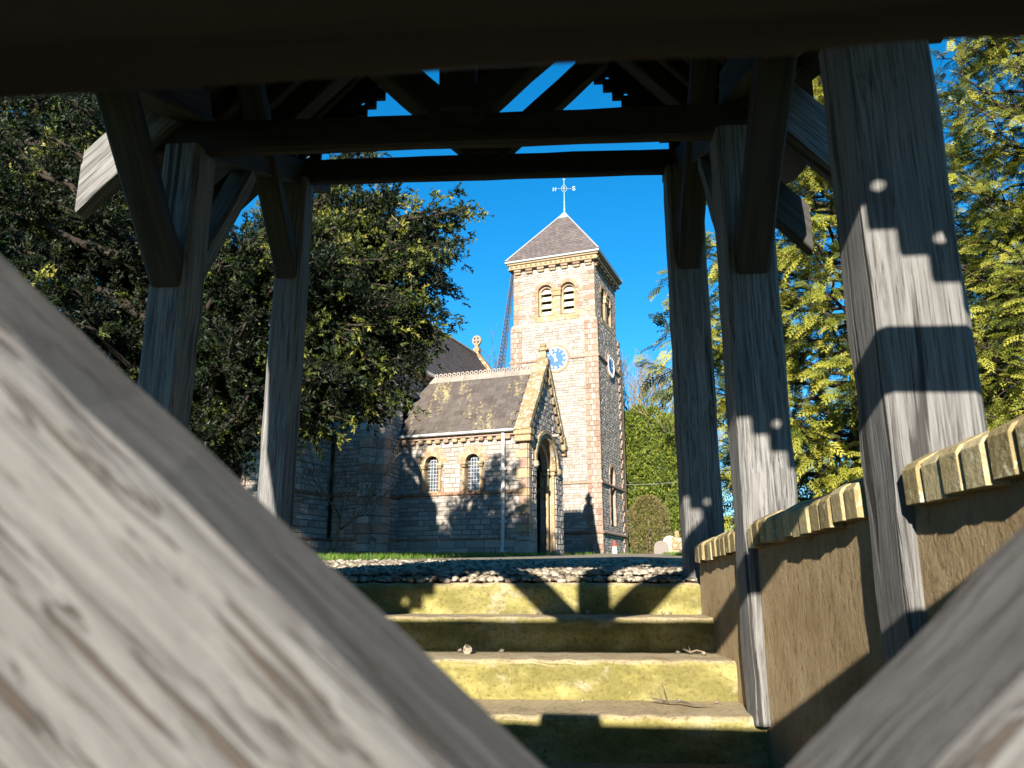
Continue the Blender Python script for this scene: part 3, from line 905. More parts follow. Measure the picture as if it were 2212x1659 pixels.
for s in (-1, 1):
    for (off, o, r) in ((.05, -.04, .055), (-.09, -.20, .06)):
        y = DC + s * (DH - .06 + off)
        cylinder('shaft', (o, y, .12), (o, y, DZS - .18), r, 'buff', ddoor)
        piece('shaft_base', (o - .09, y - .09, -.1), (o + .09, y + .09, .13), 'buff', ddoor, .02)
        piece('capital', (o - .09, y - .09, DZS - .18), (o + .09, y + .09, DZS - .06), 'lichen_stone', ddoor, .03)
        piece('capital', (o - .115, y - .115, DZS - .06), (o + .115, y + .115, DZS + .02), 'lichen_stone', ddoor, .015)
    y = DC + s * (DH - .02)
    z = -.2
    while z < DZS - .1:
        a, b = sorted((DC + s * (DH - .17), DC + s * (DH + .05)))
        piece('jamb_stone', (-.42, a, z), (-.215, b, min(z + .33, DZS - .02)), ('buff', 'red', 'pale')[int(z * 10) % 3], ddoor, .01); z += .336
piece('label_stop', (-.02, DC - DH - .30, DZS - .14), (.16, DC - DH - .13, DZS + .06), 'lichen_stone', ddoor, .04)
piece('label_stop', (-.02, DC + DH + .13, DZS - .14), (.16, DC + DH + .30, DZS + .06), 'lichen_stone', ddoor, .04)
piece('lamp_bracket', (.0, 1.98, 3.72), (.30, 2.06, 3.79), 'pale', ddoor, .01)
# porch body behind: inner faces and far wall
m = MB()
m.add([(PU0, .28, -.3), (-.42, .28, -.3), (-.42, .28, PE), (PU0, .28, PE)], [(0, 1, 2, 3)])
m.add([(PU0, PD - .3, -.3), (-.42, PD - .3, -.3), (-.42, PD - .3, PE), (PU0, PD - .3, PE)], [(0, 1, 2, 3)])
m.add([(PU0, PD, -.3), (0, PD, -.3), (0, PD, PE), (PU0, PD, PE)], [(0, 1, 2, 3)])
m.add([(-.42, .28, -.3), (-.42, DC - DH + .17, -.3), (-.42, DC - DH + .17, PE), (-.42, .28, PE)], [(0, 1, 2, 3)])
m.add([(-.42, DC + DH - .17, -.3), (-.42, PD - .3, -.3), (-.42, PD - .3, PE), (-.42, DC + DH - .17, PE)], [(0, 1, 2, 3)])
m.build('porch_lining', 'mortar', ch)
m = MB(); m.box((PU0 + .02, .2, -.3), (.05, PD - .2, -.02)); m.build('porch_floor', 'pale', ch)
piece('door_step', (.0, .75, -.30), (.50, 2.35, .07), 'lichen_stone', ch, .03)
piece('door_step', (.50, .45, -.34), (1.0, 2.75, -.06), 'pale', ch, .03)
# corbel table, gutter, downpipe
u = PU0 + .1
while u < -.40:
    piece('corbel', (u, -.14, 3.36), (u + .17, .0, 3.47), 'buff' if rnd.random() < .6 else 'red', pw, .02)
    u += .285
piece('eaves_course', (PU0, -.13, 3.475), (-.37, .02, 3.555), 'red', pw, .015)
gu = piece('gutter', (PU0 - .05, -.27, 3.565), (-.36, -.13, 3.645), 'white', ch, .025)
dp = cylinder('downpipe', (-.73, -.13, .30), (-.73, -.13, 3.60), .055, 'white', ch)
for zz in (2.45, .95):
    piece('pipe_bracket', (-.83, -.15, zz), (-.63, -.02, zz + .07), 'white', dp, .01)
cylinder('pipe_shoe', (-.73, -.13, .32), (-.77, -.17, -.1), .06, 'white', dp)
piece('pipe_bracket', (-.83, -.17, .12), (-.62, -.06, .17), 'white', dp, .01)
# slates: each one a part of the porch roof
RS = Vector((0, PD / 2 + .22, PR - 3.58)); LR = RS.length; RSd = RS.normalized()
nrm = Vector((0, -RSd.z, RSd.y))
m = MB()
for s in (0, 1):
    e = (-.22 if s == 0 else PD + .22)
    m.add([(PU0, e, 3.55), (-.02, e, 3.55), (-.02, PD / 2, PR - .03), (PU0, PD / 2, PR - .03)], [(0, 1, 2, 3)])
pr = m.build('porch_roof', 'slate', ch)
rows = 13; gauge = LR / rows; cols_ = 12
sw = (3.86) / cols_
sm = []
for k in range(3):
    mm = MB(); vs, fs = bevel_box(sw - .006, gauge * 1.25, .016, .003); mm.add(vs, fs); sm.append(mm.mesh('slate', 'slate'))
rotm = Matrix((Vector((1, 0, 0)), RSd, nrm)).transposed().to_4x4()
for r_ in range(rows):
    for c in range(cols_ + (1 if r_ % 2 else 0)):
        uu = PU0 + .03 + sw * (c + .5) - (sw / 2 if r_ % 2 else 0)
        if uu > -.34 or uu < PU0: continue
        o = bpy.data.objects.new('slate', sm[(r_ + c) % 3])
        p = Vector((uu, -.22, 3.58)) + RSd * (gauge * (r_ + .5)) + nrm * (.018 + rnd.uniform(0, .006))
        link(o, pr, Matrix.Translation(p) @ rotm @ Matrix.Rotation(-.035 + rnd.uniform(-.006, .006), 4, 'X') @ Matrix.Rotation(rnd.uniform(-.008, .008), 4, 'Z'))
# crested ridge
mm = MB()
mm.prism([(-.17, -.16), (0, .07), (.17, -.16), (.15, -.18), (0, .03), (-.15, -.18)], lambda a, b: (-.235, a, b), (1, 0, 0), .47)
for k in range(3):
    cx = -.157 + .157 * k; n_ = 10; vs = []
    for i in range(n_):
        a = 2 * math.pi * i / n_
        for rr, yy in ((.072, -.025), (.072, .025), (.032, .025), (.032, -.025)): vs.append((cx + rr * math.cos(a), yy, .115 + rr * math.sin(a)))
    mm.add(vs, [(i * 4 + q, i * 4 + (q + 1) % 4, ((i + 1) % n_) * 4 + (q + 1) % 4, ((i + 1) % n_) * 4 + q) for i in range(n_) for q in range(4)])
rm = mm.mesh('ridge_tile', 'ridge')
for k in range(8):
    link(bpy.data.objects.new('ridge_tile', rm), pr, Matrix.Translation((PU0 + .24 + .478 * k, PD / 2, PR + .02)))
# gable coping stones, corbels under them, kneelers, finial
cop = MB(); 
def slope_block(name, f0, f1, ua, ub, t0, t1, mat, par, far):
    """block on the gable slope between fractions f0..f1"""
    q = lambda f, t: ((-.12 + f * (PD / 2 + .12)) if not far else (PD + .12 - f * (PD / 2 + .12)), 3.50 + f * (PR - 3.50 + .10) + t)
    a, b = q(f0, 0), q(f1, 0); nn = Vector((-(b[1] - a[1]), b[0] - a[0])).normalized()
    if nn.y < 0: nn = -nn
    P = [Vector(a) + nn * t0, Vector(b) + nn * t0, Vector(b) + nn * t1, Vector(a) + nn * t1]
    m = MB(); m.prism([tuple(p) for p in P], lambda y, z: (ua, y, z), (1, 0, 0), ub - ua); return m.build(name, mat, par)
for far in (False, True):
    n_ = 7
    for k in range(n_):
        slope_block('coping_stone', (k + .01) / n_, (k + .99) / n_, -.34 + rnd.uniform(-.01, .01), .12 + rnd.uniform(-.01, .01), .02, .17, 'lichen_stone', gwo, far)
    for k in range(7):
        slope_block('gable_corbel', .12 + k * .115, .12 + k * .115 + .06, -.02, .10, -.16, .015, 'buff', gwo, far)
    y = -.20 if not far else PD - .10
    piece('kneeler', (-.36, y, 3.26), (.14, y + .30, 3.44), 'buff', gwo, .02)
    piece('kneeler', (-.38, y - .03, 3.45), (.16, y + .33, 3.64), 'buff', gwo, .02)
fin = piece('finial', (-.26, PD / 2 - .16, PR + .10), (.14, PD / 2 + .16, PR + .36), 'lichen_stone', gwo, .03)
piece('finial_block', (-.16, PD / 2 - .11, PR + .36), (.06, PD / 2 + .11, PR + .60), 'lichen_stone', fin, .03)
piece('finial_block', (-.21, PD / 2 - .15, PR + .60), (.11, PD / 2 + .15, PR + .70), 'lichen_stone', fin, .03)
piece('finial_block', (-.14, PD / 2 - .10, PR + .70), (.04, PD / 2 + .10, PR + .88), 'lichen_stone', fin, .05)

# ---- tower
TU0, TU1, TV0, TV1 = -5.2, -1.2, 12.4, 16.4
TZB, TZE = 11.0, 13.9
tw = MB()
B1, B2, BH, BZ0, BZS = -3.60, -2.49, .36, 11.45, 12.62
CKU, CKZ, CKR = -3.08, 9.23, .53
for (fa, a, b, side) in ((fv(TV0), TU0, TU1, 'f'), (fu(TU1), TV0, TV1, 'r'), (fvb(TV1), TU0, TU1, 'b'), (fub(TU0), TV0, TV1, 'l')):
    ex = []
    if side == 'f': ex = [ex_arch(B1, BH, BZ0, BZS), ex_arch(B2, BH, BZ0, BZS)]
    if side == 'r': ex = [ex_arch(13.85, BH, BZ0, BZS), ex_arch(14.96, BH, BZ0, BZS)]
    rubble(RUB, fa, a, b, TZB, TZE, ex, row=(.09, .16), wid=(.13, .36))
o_ = .10
for (fa, a, b, side) in ((fv(TV0 - o_), TU0 - o_, TU1 + o_, 'f'), (fu(TU1 + o_), TV0 - o_, TV1 + o_, 'r'), (fvb(TV1 + o_), TU0 - o_, TU1 + o_, 'b'), (fub(TU0 - o_), TV0 - o_, TV1 + o_, 'l')):
    ex = []
    if side == 'r': ex = [ex_arch(14.28, .42, 1.70, 3.95)]
    rubble(RUB, fa, a, b, -.3, TZB, ex, row=(.09, .165), wid=(.13, .38))
# sloping offset between the stages
m = MB()
A = [(TU0 - o_ - .02, TV0 - o_ - .02), (TU1 + o_ + .02, TV0 - o_ - .02), (TU1 + o_ + .02, TV1 + o_ + .02), (TU0 - o_ - .02, TV1 + o_ + .02)]
B = [(TU0 - .01, TV0 - .01), (TU1 + .01, TV0 - .01), (TU1 + .01, TV1 + .01), (TU0 - .01, TV1 + .01)]
m.add([(x, y, TZB - .02) for x, y in A] + [(x, y, TZB + .14) for x, y in B] , [(k, (k + 1) % 4, 4 + (k + 1) % 4, 4 + k) for k in range(4)])
tower = m.build('tower_wall', 'pale', ch)
# string courses
for zz, h, e in ((9.17, .12, .09), (3.42, .12, .09), (1.26, .12, .11), (.22, .14, .15)):
    x0, x1, y0, y1 = TU0 - o_, TU1 + o_, TV0 - o_, TV1 + o_
    if zz > 9:
        piece('string_course', (CKU + .70, y0 - e, zz), (x1 + e, y0 + .02, zz + h), 'red', tower, .03)
        piece('string_course', (x0 - e, y0 - e, zz), (CKU - .70, y0 + .02, zz + h), 'red', tower, .03)
    else:
        piece('string_course', (x0 - e, y0 - e, zz), (x1 + e, y0 + .02, zz + h), 'red', tower, .03)
    if zz > 9:
        piece('string_course', (x1 - .02, y0 - e + .01, zz), (x1 + e, 13.85, zz + h), 'red', tower, .03)
        piece('string_course', (x1 - .02, 15.05, zz), (x1 + e, y1 + e, zz + h), 'red', tower, .03)
    else:
        piece('string_course', (x1 - .02, y0 - e + .01, zz), (x1 + e, y1 + e, zz + h), 'red', tower, .03)
# quoined corner strips
def quoin_strip(kind, x0, x1, z0, z1, plane, proud):
    z = z0; k = 0
    while z < z1 - .03:
        h = min(rnd.uniform(.20, .30), z1 - z)
        w_ = x1 - x0
        if kind == 'pil':
            a = w_ * (.26 if k % 2 else .42); b = w_ * (.42 if k % 2 else .26)
            segs = [(x0, x0 + a, 'red'), (x0 + a, x1 - b, 'pale'), (x1 - b, x1, 'red')]
        elif kind == 'R': segs = [(x1 - (w_ if k % 2 else w_ * .5), x1, 'red' if rnd.random() < .75 else 'pale')]
        else: segs = [(x0, x0 + (w_ if k % 2 else w_ * .5), 'red' if rnd.random() < .75 else 'pale')]
        for p, q, mt in segs:
            if plane[0] == 'v': piece('quoin_stone', (p + .006, plane[1] - proud, z + .005), (q - .006, plane[1] + .01, z + h - .005), mt, tower, .012)
            else: piece('quoin_stone', (plane[1] - .01, p + .006, z + .005), (plane[1] + proud, q - .006, z + h - .005), mt, tower, .012)
        z += h; k += 1
pf = TV0 - o_
quoin_strip('pil', TU1 + o_ - .60, TU1 + o_ + .03, -.2, 10.95, ('v', pf), .055)
quoin_strip('pil', TU0 - o_ - .03, TU0 - o_ + .55, 6.0, 10.95, ('v', pf), .055)
quoin_strip('R', TU1 - .55, TU1 + .02, 11.14, 13.8, ('v', TV0), .035)
quoin_strip('L', TU0 - .02, TU0 + .50, 11.14, 13.8, ('v', TV0), .035)
quoin_strip('R', TV1 + o_ - .42, TV1 + o_ + .03, -.2, 10.95, ('u', TU1 + o_), .07)
quoin_strip('L', TV0 - o_ - .05, TV0 - o_ + .22, -.2, 10.95, ('u', TU1 + o_), .04)
piece('corner_buttress', (TU1 - .3, TV1 + o_ - .02, -.3), (TU1 + o_ + .05, TV1 + o_ + .45, 10.2), 'buff', tower, .03)
piece('corner_buttress', (TU0 - o_ - .18, TV0 + .3, -.3), (TU0 - o_ + .02, TV0 + 1.0, 10.4), 'pale', tower, .05)
# belfry openings
def belfry(fn, c1, c2, mkey):
    for c in (c1, c2):
        b = opening(fn, c, BH, BZ0, BZS, .45, 'buff', 'belfry_window', ch)
        panel(fn, c, BH + .02, BZ0, BZS, -.44, 'dark', 'dark_back', b)  # dark sheet painted in for the unlit belfry behind the louvres
        iw = BH - .09
        ring_band('inner_arch', fn, c, BZS, iw - .01, BH + .01, -.34, -.12, 'red', b, 14)
        for s in (-1, 1):
            q = MB(); a0, a1 = sorted((c + s * (iw - .01), c + s * (BH + .01)))
            P = [fn(a0, BZ0, -.34), fn(a1, BZ0, -.34), fn(a1, BZS, -.34), fn(a0, BZS, -.34), fn(a0, BZ0, -.12), fn(a1, BZ0, -.12), fn(a1, BZS, -.12), fn(a0, BZS, -.12)]
            q.add(P, [(0, 1, 2, 3), (4, 5, 6, 7), (0, 1, 5, 4), (1, 2, 6, 5), (2, 3, 7, 6), (3, 0, 4, 7)]); q.build('inner_jamb', 'buff', b)
        for k in range(4):
            z0 = BZ0 + .02 + k * .37
            zt_ = z0 + .27
            hw = iw if zt_ < BZS else math.sqrt(max(.01, iw * iw - (zt_ - BZS) ** 2))
            hw0 = iw if z0 < BZS else math.sqrt(max(.01, iw * iw - (z0 - BZS) ** 2))
            P = [fn(c - hw0, z0, -.12), fn(c + hw0, z0, -.12), fn(c + hw, zt_, -.30), fn(c - hw, zt_, -.30), fn(c - hw0, z0 - .02, -.15), fn(c + hw0, z0 - .02, -.15), fn(c + hw, zt_ - .03, -.33), fn(c - hw, zt_ - .03, -.33)]
            q = MB(); q.add(P, [(0, 1, 2, 3), (4, 7, 6, 5), (0, 4, 5, 1), (1, 5, 6, 2), (2, 6, 7, 3), (3, 7, 4, 0)]); q.build('louvre', 'louvre', b)
        voussoirs('voussoir', fn, c, BZS, BH, BH + .17, 9, -.05, .05, ['red', 'red', 'buff'], b)
        voussoirs('voussoir', fn, c, BZS, BH + .175, BH + .36, 11, -.03, .018, ['pale', 'rubble', 'pale'], b, .2 if c == c2 else .9, 2.25 if c == c2 else 2.94)
        for s in (-1, 1):
            if (c == c1 and s > 0) or (c == c2 and s < 0): continue
            z = BZ0 - .3; k = 0
            while z < BZS - .03:
                h = .17 + .05 * (k % 2); wd_ = .34 if k % 2 else .18
                a, e = sorted((c + s * (BH + .005), c + s * (BH + wd_)))
                q = MB(); vs, fs = bevel_box(1, 1, 1, .03)
                hh = min(h - .008, BZS - z)
                q.add([fn(a + (e - a) * (x + .5), z + hh * (zz + .5), -.06 + .085 * (y + .5)) for x, y, zz in vs], fs)
                q.build('jamb_stone', ('red', 'buff', 'red')[k % 3], b); z += h; k += 1
    c = (c1 + c2) / 2
    q = MB(); gap = (c2 - c1) / 2 - BH
    for (zz0, zz1, hw, o1) in ((BZ0 - .3, BZS - .25, gap - .01, .02), (BZS - .25, BZS - .02, gap + .03, .09), (BZS - .02, BZS + .1, gap + .06, .12)):
        P = [fn(c - hw, zz0, -.2), fn(c + hw, zz0, -.2), fn(c + hw, zz1, -.2), fn(c - hw, zz1, -.2), fn(c - hw, zz0, o1), fn(c + hw, zz0, o1), fn(c + hw, zz1, o1), fn(c - hw, zz1, o1)]
        q.add(P, [(0, 1, 2, 3), (4, 5, 6, 7), (0, 1, 5, 4), (1, 2, 6, 5), (2, 3, 7, 6), (3, 0, 4, 7)])
    q.build('belfry_pier', 'buff', ch)
    q = MB()
    P = [(c1 - BH - .12, BZ0 - .32), (c2 + BH + .12, BZ0 - .32), (c2 + BH + .02, BZ0), (c1 - BH - .02, BZ0)]
    A = [fn(P[0][0], P[0][1], .0), fn(P[1][0], P[1][1], .0), fn(P[2][0], P[2][1], -.2), fn(P[3][0], P[3][1], -.2), fn(P[0][0], P[0][1], .05), fn(P[1][0], P[1][1], .05), fn(P[2][0], BZ0 - .04, .03), fn(P[3][0], BZ0 - .04, .03)]
    q.add(A, [(0, 1, 5, 4), (4, 5, 6, 7), (7, 6, 2, 3), (0, 4, 7, 3), (1, 2, 6, 5)]); q.build('belfry_sill', 'lichen_stone', ch)
belfry(fv(TV0), B1, B2, 'f')
belfry(fu(TU1), 13.85, 14.96, 'r')
# clocks
def clock(fn, c, z, r, detail=True):
    m = MB(); n_ = 36
    m.add([fn(c + r * math.cos(2 * math.pi * i / n_), z + r * math.sin(2 * math.pi * i / n_), .07) for i in range(n_)], [tuple(range(n_))])
    o = m.build('clock_face', 'blue', ch)
    ring_band('dial_rim', fn, c, z, r, r + .03, .0, .10, 'gilt', o, 36, 0, 2 * math.pi)
    voussoirs('surround_stone', fn, c, z, r + .035, r + .14, 16, -.02, .07, ['red', 'red', 'buff'], o, -.35, math.pi + .35)
    voussoirs('voussoir', fn, c, z, r + .15, r + .36, 15, -.02, .03, ['pale', 'pale', 'rubble'], o, -.05, math.pi + .05)
    ring_band('surround_stone', fn, c, z, r + .035, r + .12, -.02, .06, 'buff', o, 12, math.pi + .36, 2 * math.pi - .36)
    def stroke(mb, a, b, wd_, o0=.074, o1=.084):
        a, b = Vector(a), Vector(b); d = (b - a).normalized(); p = Vector((-d.y, d.x)) * wd_ / 2
        P = [a + p, a - p, b - p, b + p]
        mb.add([fn(c + q.x, z + q.y, o0) for q in P] + [fn(c + q.x, z + q.y, o1) for q in P], [(0, 1, 2, 3), (4, 5, 6, 7), (0, 1, 5, 4), (1, 2, 6, 5), (2, 3, 7, 6), (3, 0, 4, 7)])
    num = ['XII', 'I', 'II', 'III', 'IV', 'V', 'VI', 'VII', 'VIII', 'IX', 'X', 'XI']
    for h, tx in enumerate(num):
        a = math.pi / 2 - h * math.pi / 6
        rad = Vector((math.cos(a), math.sin(a))); tan = Vector((math.sin(a), -math.cos(a)))
        ws = {'I': .034, 'V': .075, 'X': .075}
        tot = sum(ws[k] for k in tx); p = -tot / 2; mb = MB()
        r0, r1 = r * .68, r * .90
        for k in tx:
            x0, x1 = p + .006, p + ws[k] - .006; xm = (x0 + x1) / 2
            pt = lambda x, rr: rad * rr + tan * x
            if k == 'I': stroke(mb, pt(xm, r0), pt(xm, r1), .018)
            if k == 'V': stroke(mb, pt(x0, r1), pt(xm, r0), .02); stroke(mb, pt(x1, r1), pt(xm, r0), .012, .075, .083)
            if k == 'X': stroke(mb, pt(x0, r1), pt(x1, r0), .02); stroke(mb, pt(x1, r1), pt(x0, r0), .012, .075, .083)
            p += ws[k]
        mb.build('numeral', 'gilt', o)
    mb = MB()
    for i in range(60):
        a = i * math.pi / 30; stroke(mb, (r * .945 * math.cos(a), r * .945 * math.sin(a)), (r * .975 * math.cos(a), r * .975 * math.sin(a)), .012)
    mb.build('minute_marks', 'gilt', o)
    for ang, L, wd_, oo in ((math.pi / 2 + R(8), r * .50, .075, .10), (math.pi / 2 + R(38), r * .84, .055, .115)):
        mb = MB(); d = Vector((math.cos(ang), math.sin(ang))); q = Vector((-d.y, d.x))
        P = [-d * r * .24 + q * wd_ * .9, -d * r * .24 - q * wd_ * .9, -q * wd_ * .3, d * L * .7 - q * wd_ * .35, d * L * .75 - q * wd_ * .8, d * L, d * L * .75 + q * wd_ * .8, d * L * .7 + q * wd_ * .35, q * wd_ * .3]
        mb.prism([tuple(p) for p in P], lambda a_, b_: fn(c + a_, z + b_, oo), Vector(fn(0, 0, .012)) - Vector(fn(0, 0, 0)), .012)
        mb.build('clock_hand', 'gilt', o)
clock(fv(TV0 - o_), CKU, CKZ, CKR)
clock(fu(TU1 + o_), 14.45, CKZ, CKR)
# lancet in the side of the tower
la = opening(fu(TU1 + o_), 14.28, .42, 1.70, 3.95, .4, 'red', 'tower_lancet', ch)
panel(fu(TU1 + o_), 14.28, .42, 1.70, 3.95, -.36, 'glass', 'pane', la)
voussoirs('voussoir', fu(TU1 + o_), 14.28, 3.95, .42, .60, 9, -.05, .05, ['red', 'red', 'buff'], la)
for s in (-1, 1):
    z = 1.7; k = 0
    while z < 3.9:
        a, b = sorted((14.28 + s * .425, 14.28 + s * (.62 if k % 2 else .54)))
        piece('jamb_stone', (TU1 + o_ - .05, a, z), (TU1 + o_ + .045, b, min(z + .27, 3.95)), 'red', la, .012); z += .28; k += 1
# corbel table, dog-tooth band, gutter and spire-cap roof
for k in range(7):
    u = TU0 + .08 + k * .59
    piece('corbel', (u, TV0 - .13, 13.66), (u + .30, TV0 + .0, 13.76), 'buff', tower, .02)
    piece('corbel', (u - .02, TV0 - .20, 13.77), (u + .32, TV0 + .0, 13.88), 'red', tower, .02)
    v = TV0 + .08 + k * .59
    piece('corbel', (TU1, v, 13.66), (TU1 + .13, v + .30, 13.76), 'buff', tower, .02)
    piece('corbel', (TU1, v - .02, 13.77), (TU1 + .20, v + .32, 13.88), 'red', tower, .02)
x0, x1, y0, y1 = TU0, TU1, TV0, TV1
piece('cornice', (x0 - .24, y0 - .24, 13.89), (x1 + .24, y1 + .24, 13.96), 'buff', tower, .02)
piece('cornice', (x0 - .20, y0 - .20, 13.96), (x1 + .20, y1 + .20, 14.12), 'buff', tower, .02)
m = MB()
for k in range(17):
    for fn, s in ((fv(y0 - .20), x0 - .05 + k * .25), (fu(x1 + .20), y0 - .05 + k * .25)):
        q = [fn(s + .085 * math.cos(a * math.pi / 4), 14.04 + .07 * math.sin(a * math.pi / 4), .0) for a in range(8)]
        m.add(q + [fn(s, 14.04, .07)], [(i, (i + 1) % 8, 8) for i in range(8)])
tag(m.build('dogtooth_band', 'buff', tower), kind='stuff')
piece('cornice', (x0 - .28, y0 - .28, 14.12), (x1 + .28, y1 + .28, 14.20), 'buff', tower, .02)
piece('gutter', (x0 - .36, y0 - .36, 14.205), (x1 + .36, y1 + .36, 14.31), 'lead', tower, .02)
AP = Vector(((x0 + x1) / 2, (y0 + y1) / 2, 17.55)); EZ = 14.32; EO = .33
m = MB()
C4 = [Vector((x0 - EO, y0 - EO, EZ)), Vector((x1 + EO, y0 - EO, EZ)), Vector((x1 + EO, y1 + EO, EZ)), Vector((x0 - EO, y1 + EO, EZ))]
rows = 26
for f in range(4):
    a, b = C4[f], C4[(f + 1) % 4]
    n_ = (b - a).cross(AP - a).normalized()
    for r_ in range(rows - 3):
        t0, t1 = r_ / rows, (r_ + 1.0) / rows
        A0, B0 = a.lerp(AP, t0), b.lerp(AP, t0); A1, B1 = a.lerp(AP, t1), b.lerp(AP, t1)
        L0 = (B0 - A0).length; k_ = max(1, int(L0 / .26))
        off = .5 if r_ % 2 else 0
        xs = [0] + [(i + off) / k_ for i in range(1 if not off else 0, k_)] + [1]
        for p, q in zip(xs, xs[1:]):
            if q - p < 1e-3: continue
            m.add([A0.lerp(B0, p) + n_ * .030, A0.lerp(B0, q - .004) + n_ * .030, A1.lerp(B1, q - .004) + n_ * .010, A1.lerp(B1, p) + n_ * .010, A0.lerp(B0, p) + n_ * .006, A0.lerp(B0, q - .004) + n_ * .006],
                  [(0, 1, 2, 3), (4, 5, 1, 0)])
tr = m.build('tower_roof', 'slate_far', ch); tag(tr, kind='stuff')
m = MB()
for f in range(4): m.add([C4[f], C4[(f + 1) % 4], AP], [(0, 1, 2)])
m.build('roof_deck', 'slate_far', tr)
for f in range(4):
    m = MB(); m.tube([C4[f] + Vector((0, 0, .03)), C4[f].lerp(AP, .93) + Vector((0, 0, .03))], .04, 6); m.build('hip_flashing', 'lead', tr)
m = MB()
cc = [C4[f].lerp(AP, .87) + Vector((0, 0, .05)) for f in range(4)]
m.add(cc + [AP + Vector((0, 0, .12))], [(0, 1, 4), (1, 2, 4), (2, 3, 4), (3, 0, 4)]); m.build('copper_cap', 'copper', tr)

# ---- nave
NU0, NU1, NUR, NV0, NV1, NE, NR = -9.0, -4.2, -6.6, -1.4, 11.2, 6.0, 9.40
rubble(RUB, fu(NU1), NV0, NV1, .45, NE, [ex_rect(.05, 3.15, -1, 5.0)], row=(.09, .16), wid=(.13, .36), proud=.02, rough=.03)
def nedge(z):
    if z <= NE: return (NU0, NU1)
    f = (z - NE) / (NR - NE); return (NU0 + f * 2.4, NU1 - f * 2.4)
rubble(RUB, fv(NV0), NU0, NU1, .45, NR - .1, [ex_rect(-9, -5.6, -1, 3.3)], row=(.09, .16), wid=(.13, .36), proud=.02, rough=.03, edges=nedge)
rubble(RUB, fvb(NV1), NU0, NU1, .45, NR - .1, [], row=(.2, .3), wid=(.3, .6), edges=nedge)
rubble(RUB, fub(NU0), NV0, NV1, .45, NE, [], row=(.2, .3), wid=(.3, .6))
rubble(RUB, fu(NU1 + .08), NV0 - .08, NV1, -.35, .45, [ex_rect(.05, 3.15, -1, 5.0)], row=(.09, .16), wid=(.13, .36))
rubble(RUB, fv(NV0 - .08), -5.6, NU1 + .08, -.35, .45, [], row=(.09, .16), wid=(.13, .36))
piece('plinth_course', (-5.6, NV0 - .11, .43), (NU1 + .11, NV0 + .02, .52), 'brown_stone', ch, .02)
piece('plinth_course', (NU1 - .02, NV0 - .10, .431), (NU1 + .11, .0, .521), 'brown_stone', ch, .02)
piece('string_course', (-5.6, NV0 - .07, 1.72), (NU1 + .07, NV0 + .02, 1.82), 'brown_stone', ch, .02)
piece('string_course', (NU1 - .02, NV0 - .06, 1.721), (NU1 + .07, .0, 1.821), 'brown_stone', ch, .02)
# corner buttresses with quoins
z = -.3; k = 0
while z < 4.4:
    h = rnd.uniform(.2, .32)
    for (a, b) in (((-4.62, NV0 - .28), (-4.22, NV0 - .0)), ((NU1 + .0, NV0 + .0), (NU1 + .26, NV0 + .40))):
        piece('quoin_stone', (a[0] + .03 * (k % 2), a[1] + .02 * (k % 2), z), (b[0], b[1] + .04 * (k % 2), z + h - .008), ('red', 'rubble', 'rubble', 'pale', 'red', 'rubble', 'pale')[k % 7], ch, .015)
    z += h; k += 1
v = NV0 + .1
while v < NV1:
    if v > 3.4 or v < 2.9: piece('corbel', (NU1, v, 5.62), (NU1 + .16, v + .2, 5.76), 'buff', ch, .02)
    v += .42
piece('eaves_course', (NU1 - .02, NV0, 5.77), (NU1 + .20, NV1, 5.90), 'red', ch, .02)
piece('gutter', (NU1 + .16, NV0, 5.91), (NU1 + .32, NV1, 6.01), 'white', ch, .02)
m = MB(); rows = 30
for s in (0, 1):
    e = Vector((NU1 + .26 if s == 0 else NU0 - .26, 0, NE - .06)); rg = Vector((NUR, 0, NR + .05)); d = rg - e; n_ = Vector((d.z, 0, -d.x)).normalized()
    if n_.z < 0: n_ = -n_
    for r_ in range(rows):
        p0, p1 = e + d * (r_ / rows), e + d * ((r_ + 1) / rows)
        q = NV0 + .3; k = 0
        if r_ % 2: q -= .18
        while q < NV1 - .3:
            q1 = min(q + .36, NV1 - .28); qq = max(q, NV0 + .28)
            m.add([(p0.x + n_.x * .035, qq, p0.z + n_.z * .035), (p0.x + n_.x * .035, q1 - .006, p0.z + n_.z * .035), (p1.x + n_.x * .008, q1 - .006, p1.z + n_.z * .008), (p1.x + n_.x * .008, qq, p1.z + n_.z * .008), (p0.x + n_.x * .004, qq, p0.z + n_.z * .004), (p0.x + n_.x * .004, q1 - .006, p0.z + n_.z * .004)],
                  [(0, 1, 2, 3), (4, 5, 1, 0)]); q += .36
nr = m.build('nave_roof', 'slate_far', ch); tag(nr, kind='stuff')
m = MB()
m.add([(NU1 + .26, NV0, NE - .06), (NU1 + .26, NV1, NE - .06), (NUR, NV1, NR + .05), (NUR, NV0, NR + .05), (NU0 - .26, NV0, NE - .06), (NU0 - .26, NV1, NE - .06)], [(0, 1, 2, 3), (3, 2, 5, 4)])
m.build('roof_deck', 'slate_far', nr)
m = MB(); m.tube([(NUR, NV0, NR + .10), (NUR, NV1, NR + .10)], .09, 6); m.build('ridge_roll', 'ridge', nr)
for vv in (NV0, NV1):
    for s in (-1, 1):
        m = MB(); a = Vector((NUR, vv - .16, NR + .12)); b = Vector((NUR + s * 2.72, vv - .16, NE - .30))
        nn = Vector((s * (NR - NE), 0, 2.4)).normalized() * .20
        P = [a, b, b + nn, a + Vector((0, 0, .24))]
        m.add(P + [p + Vector((0, .38, 0)) for p in P], [(0, 1, 2, 3), (4, 7, 6, 5), (0, 4, 5, 1), (1, 5, 6, 2), (2, 6, 7, 3), (3, 7, 4, 0)]); m.build('gable_coping', 'lichen_stone', nr)
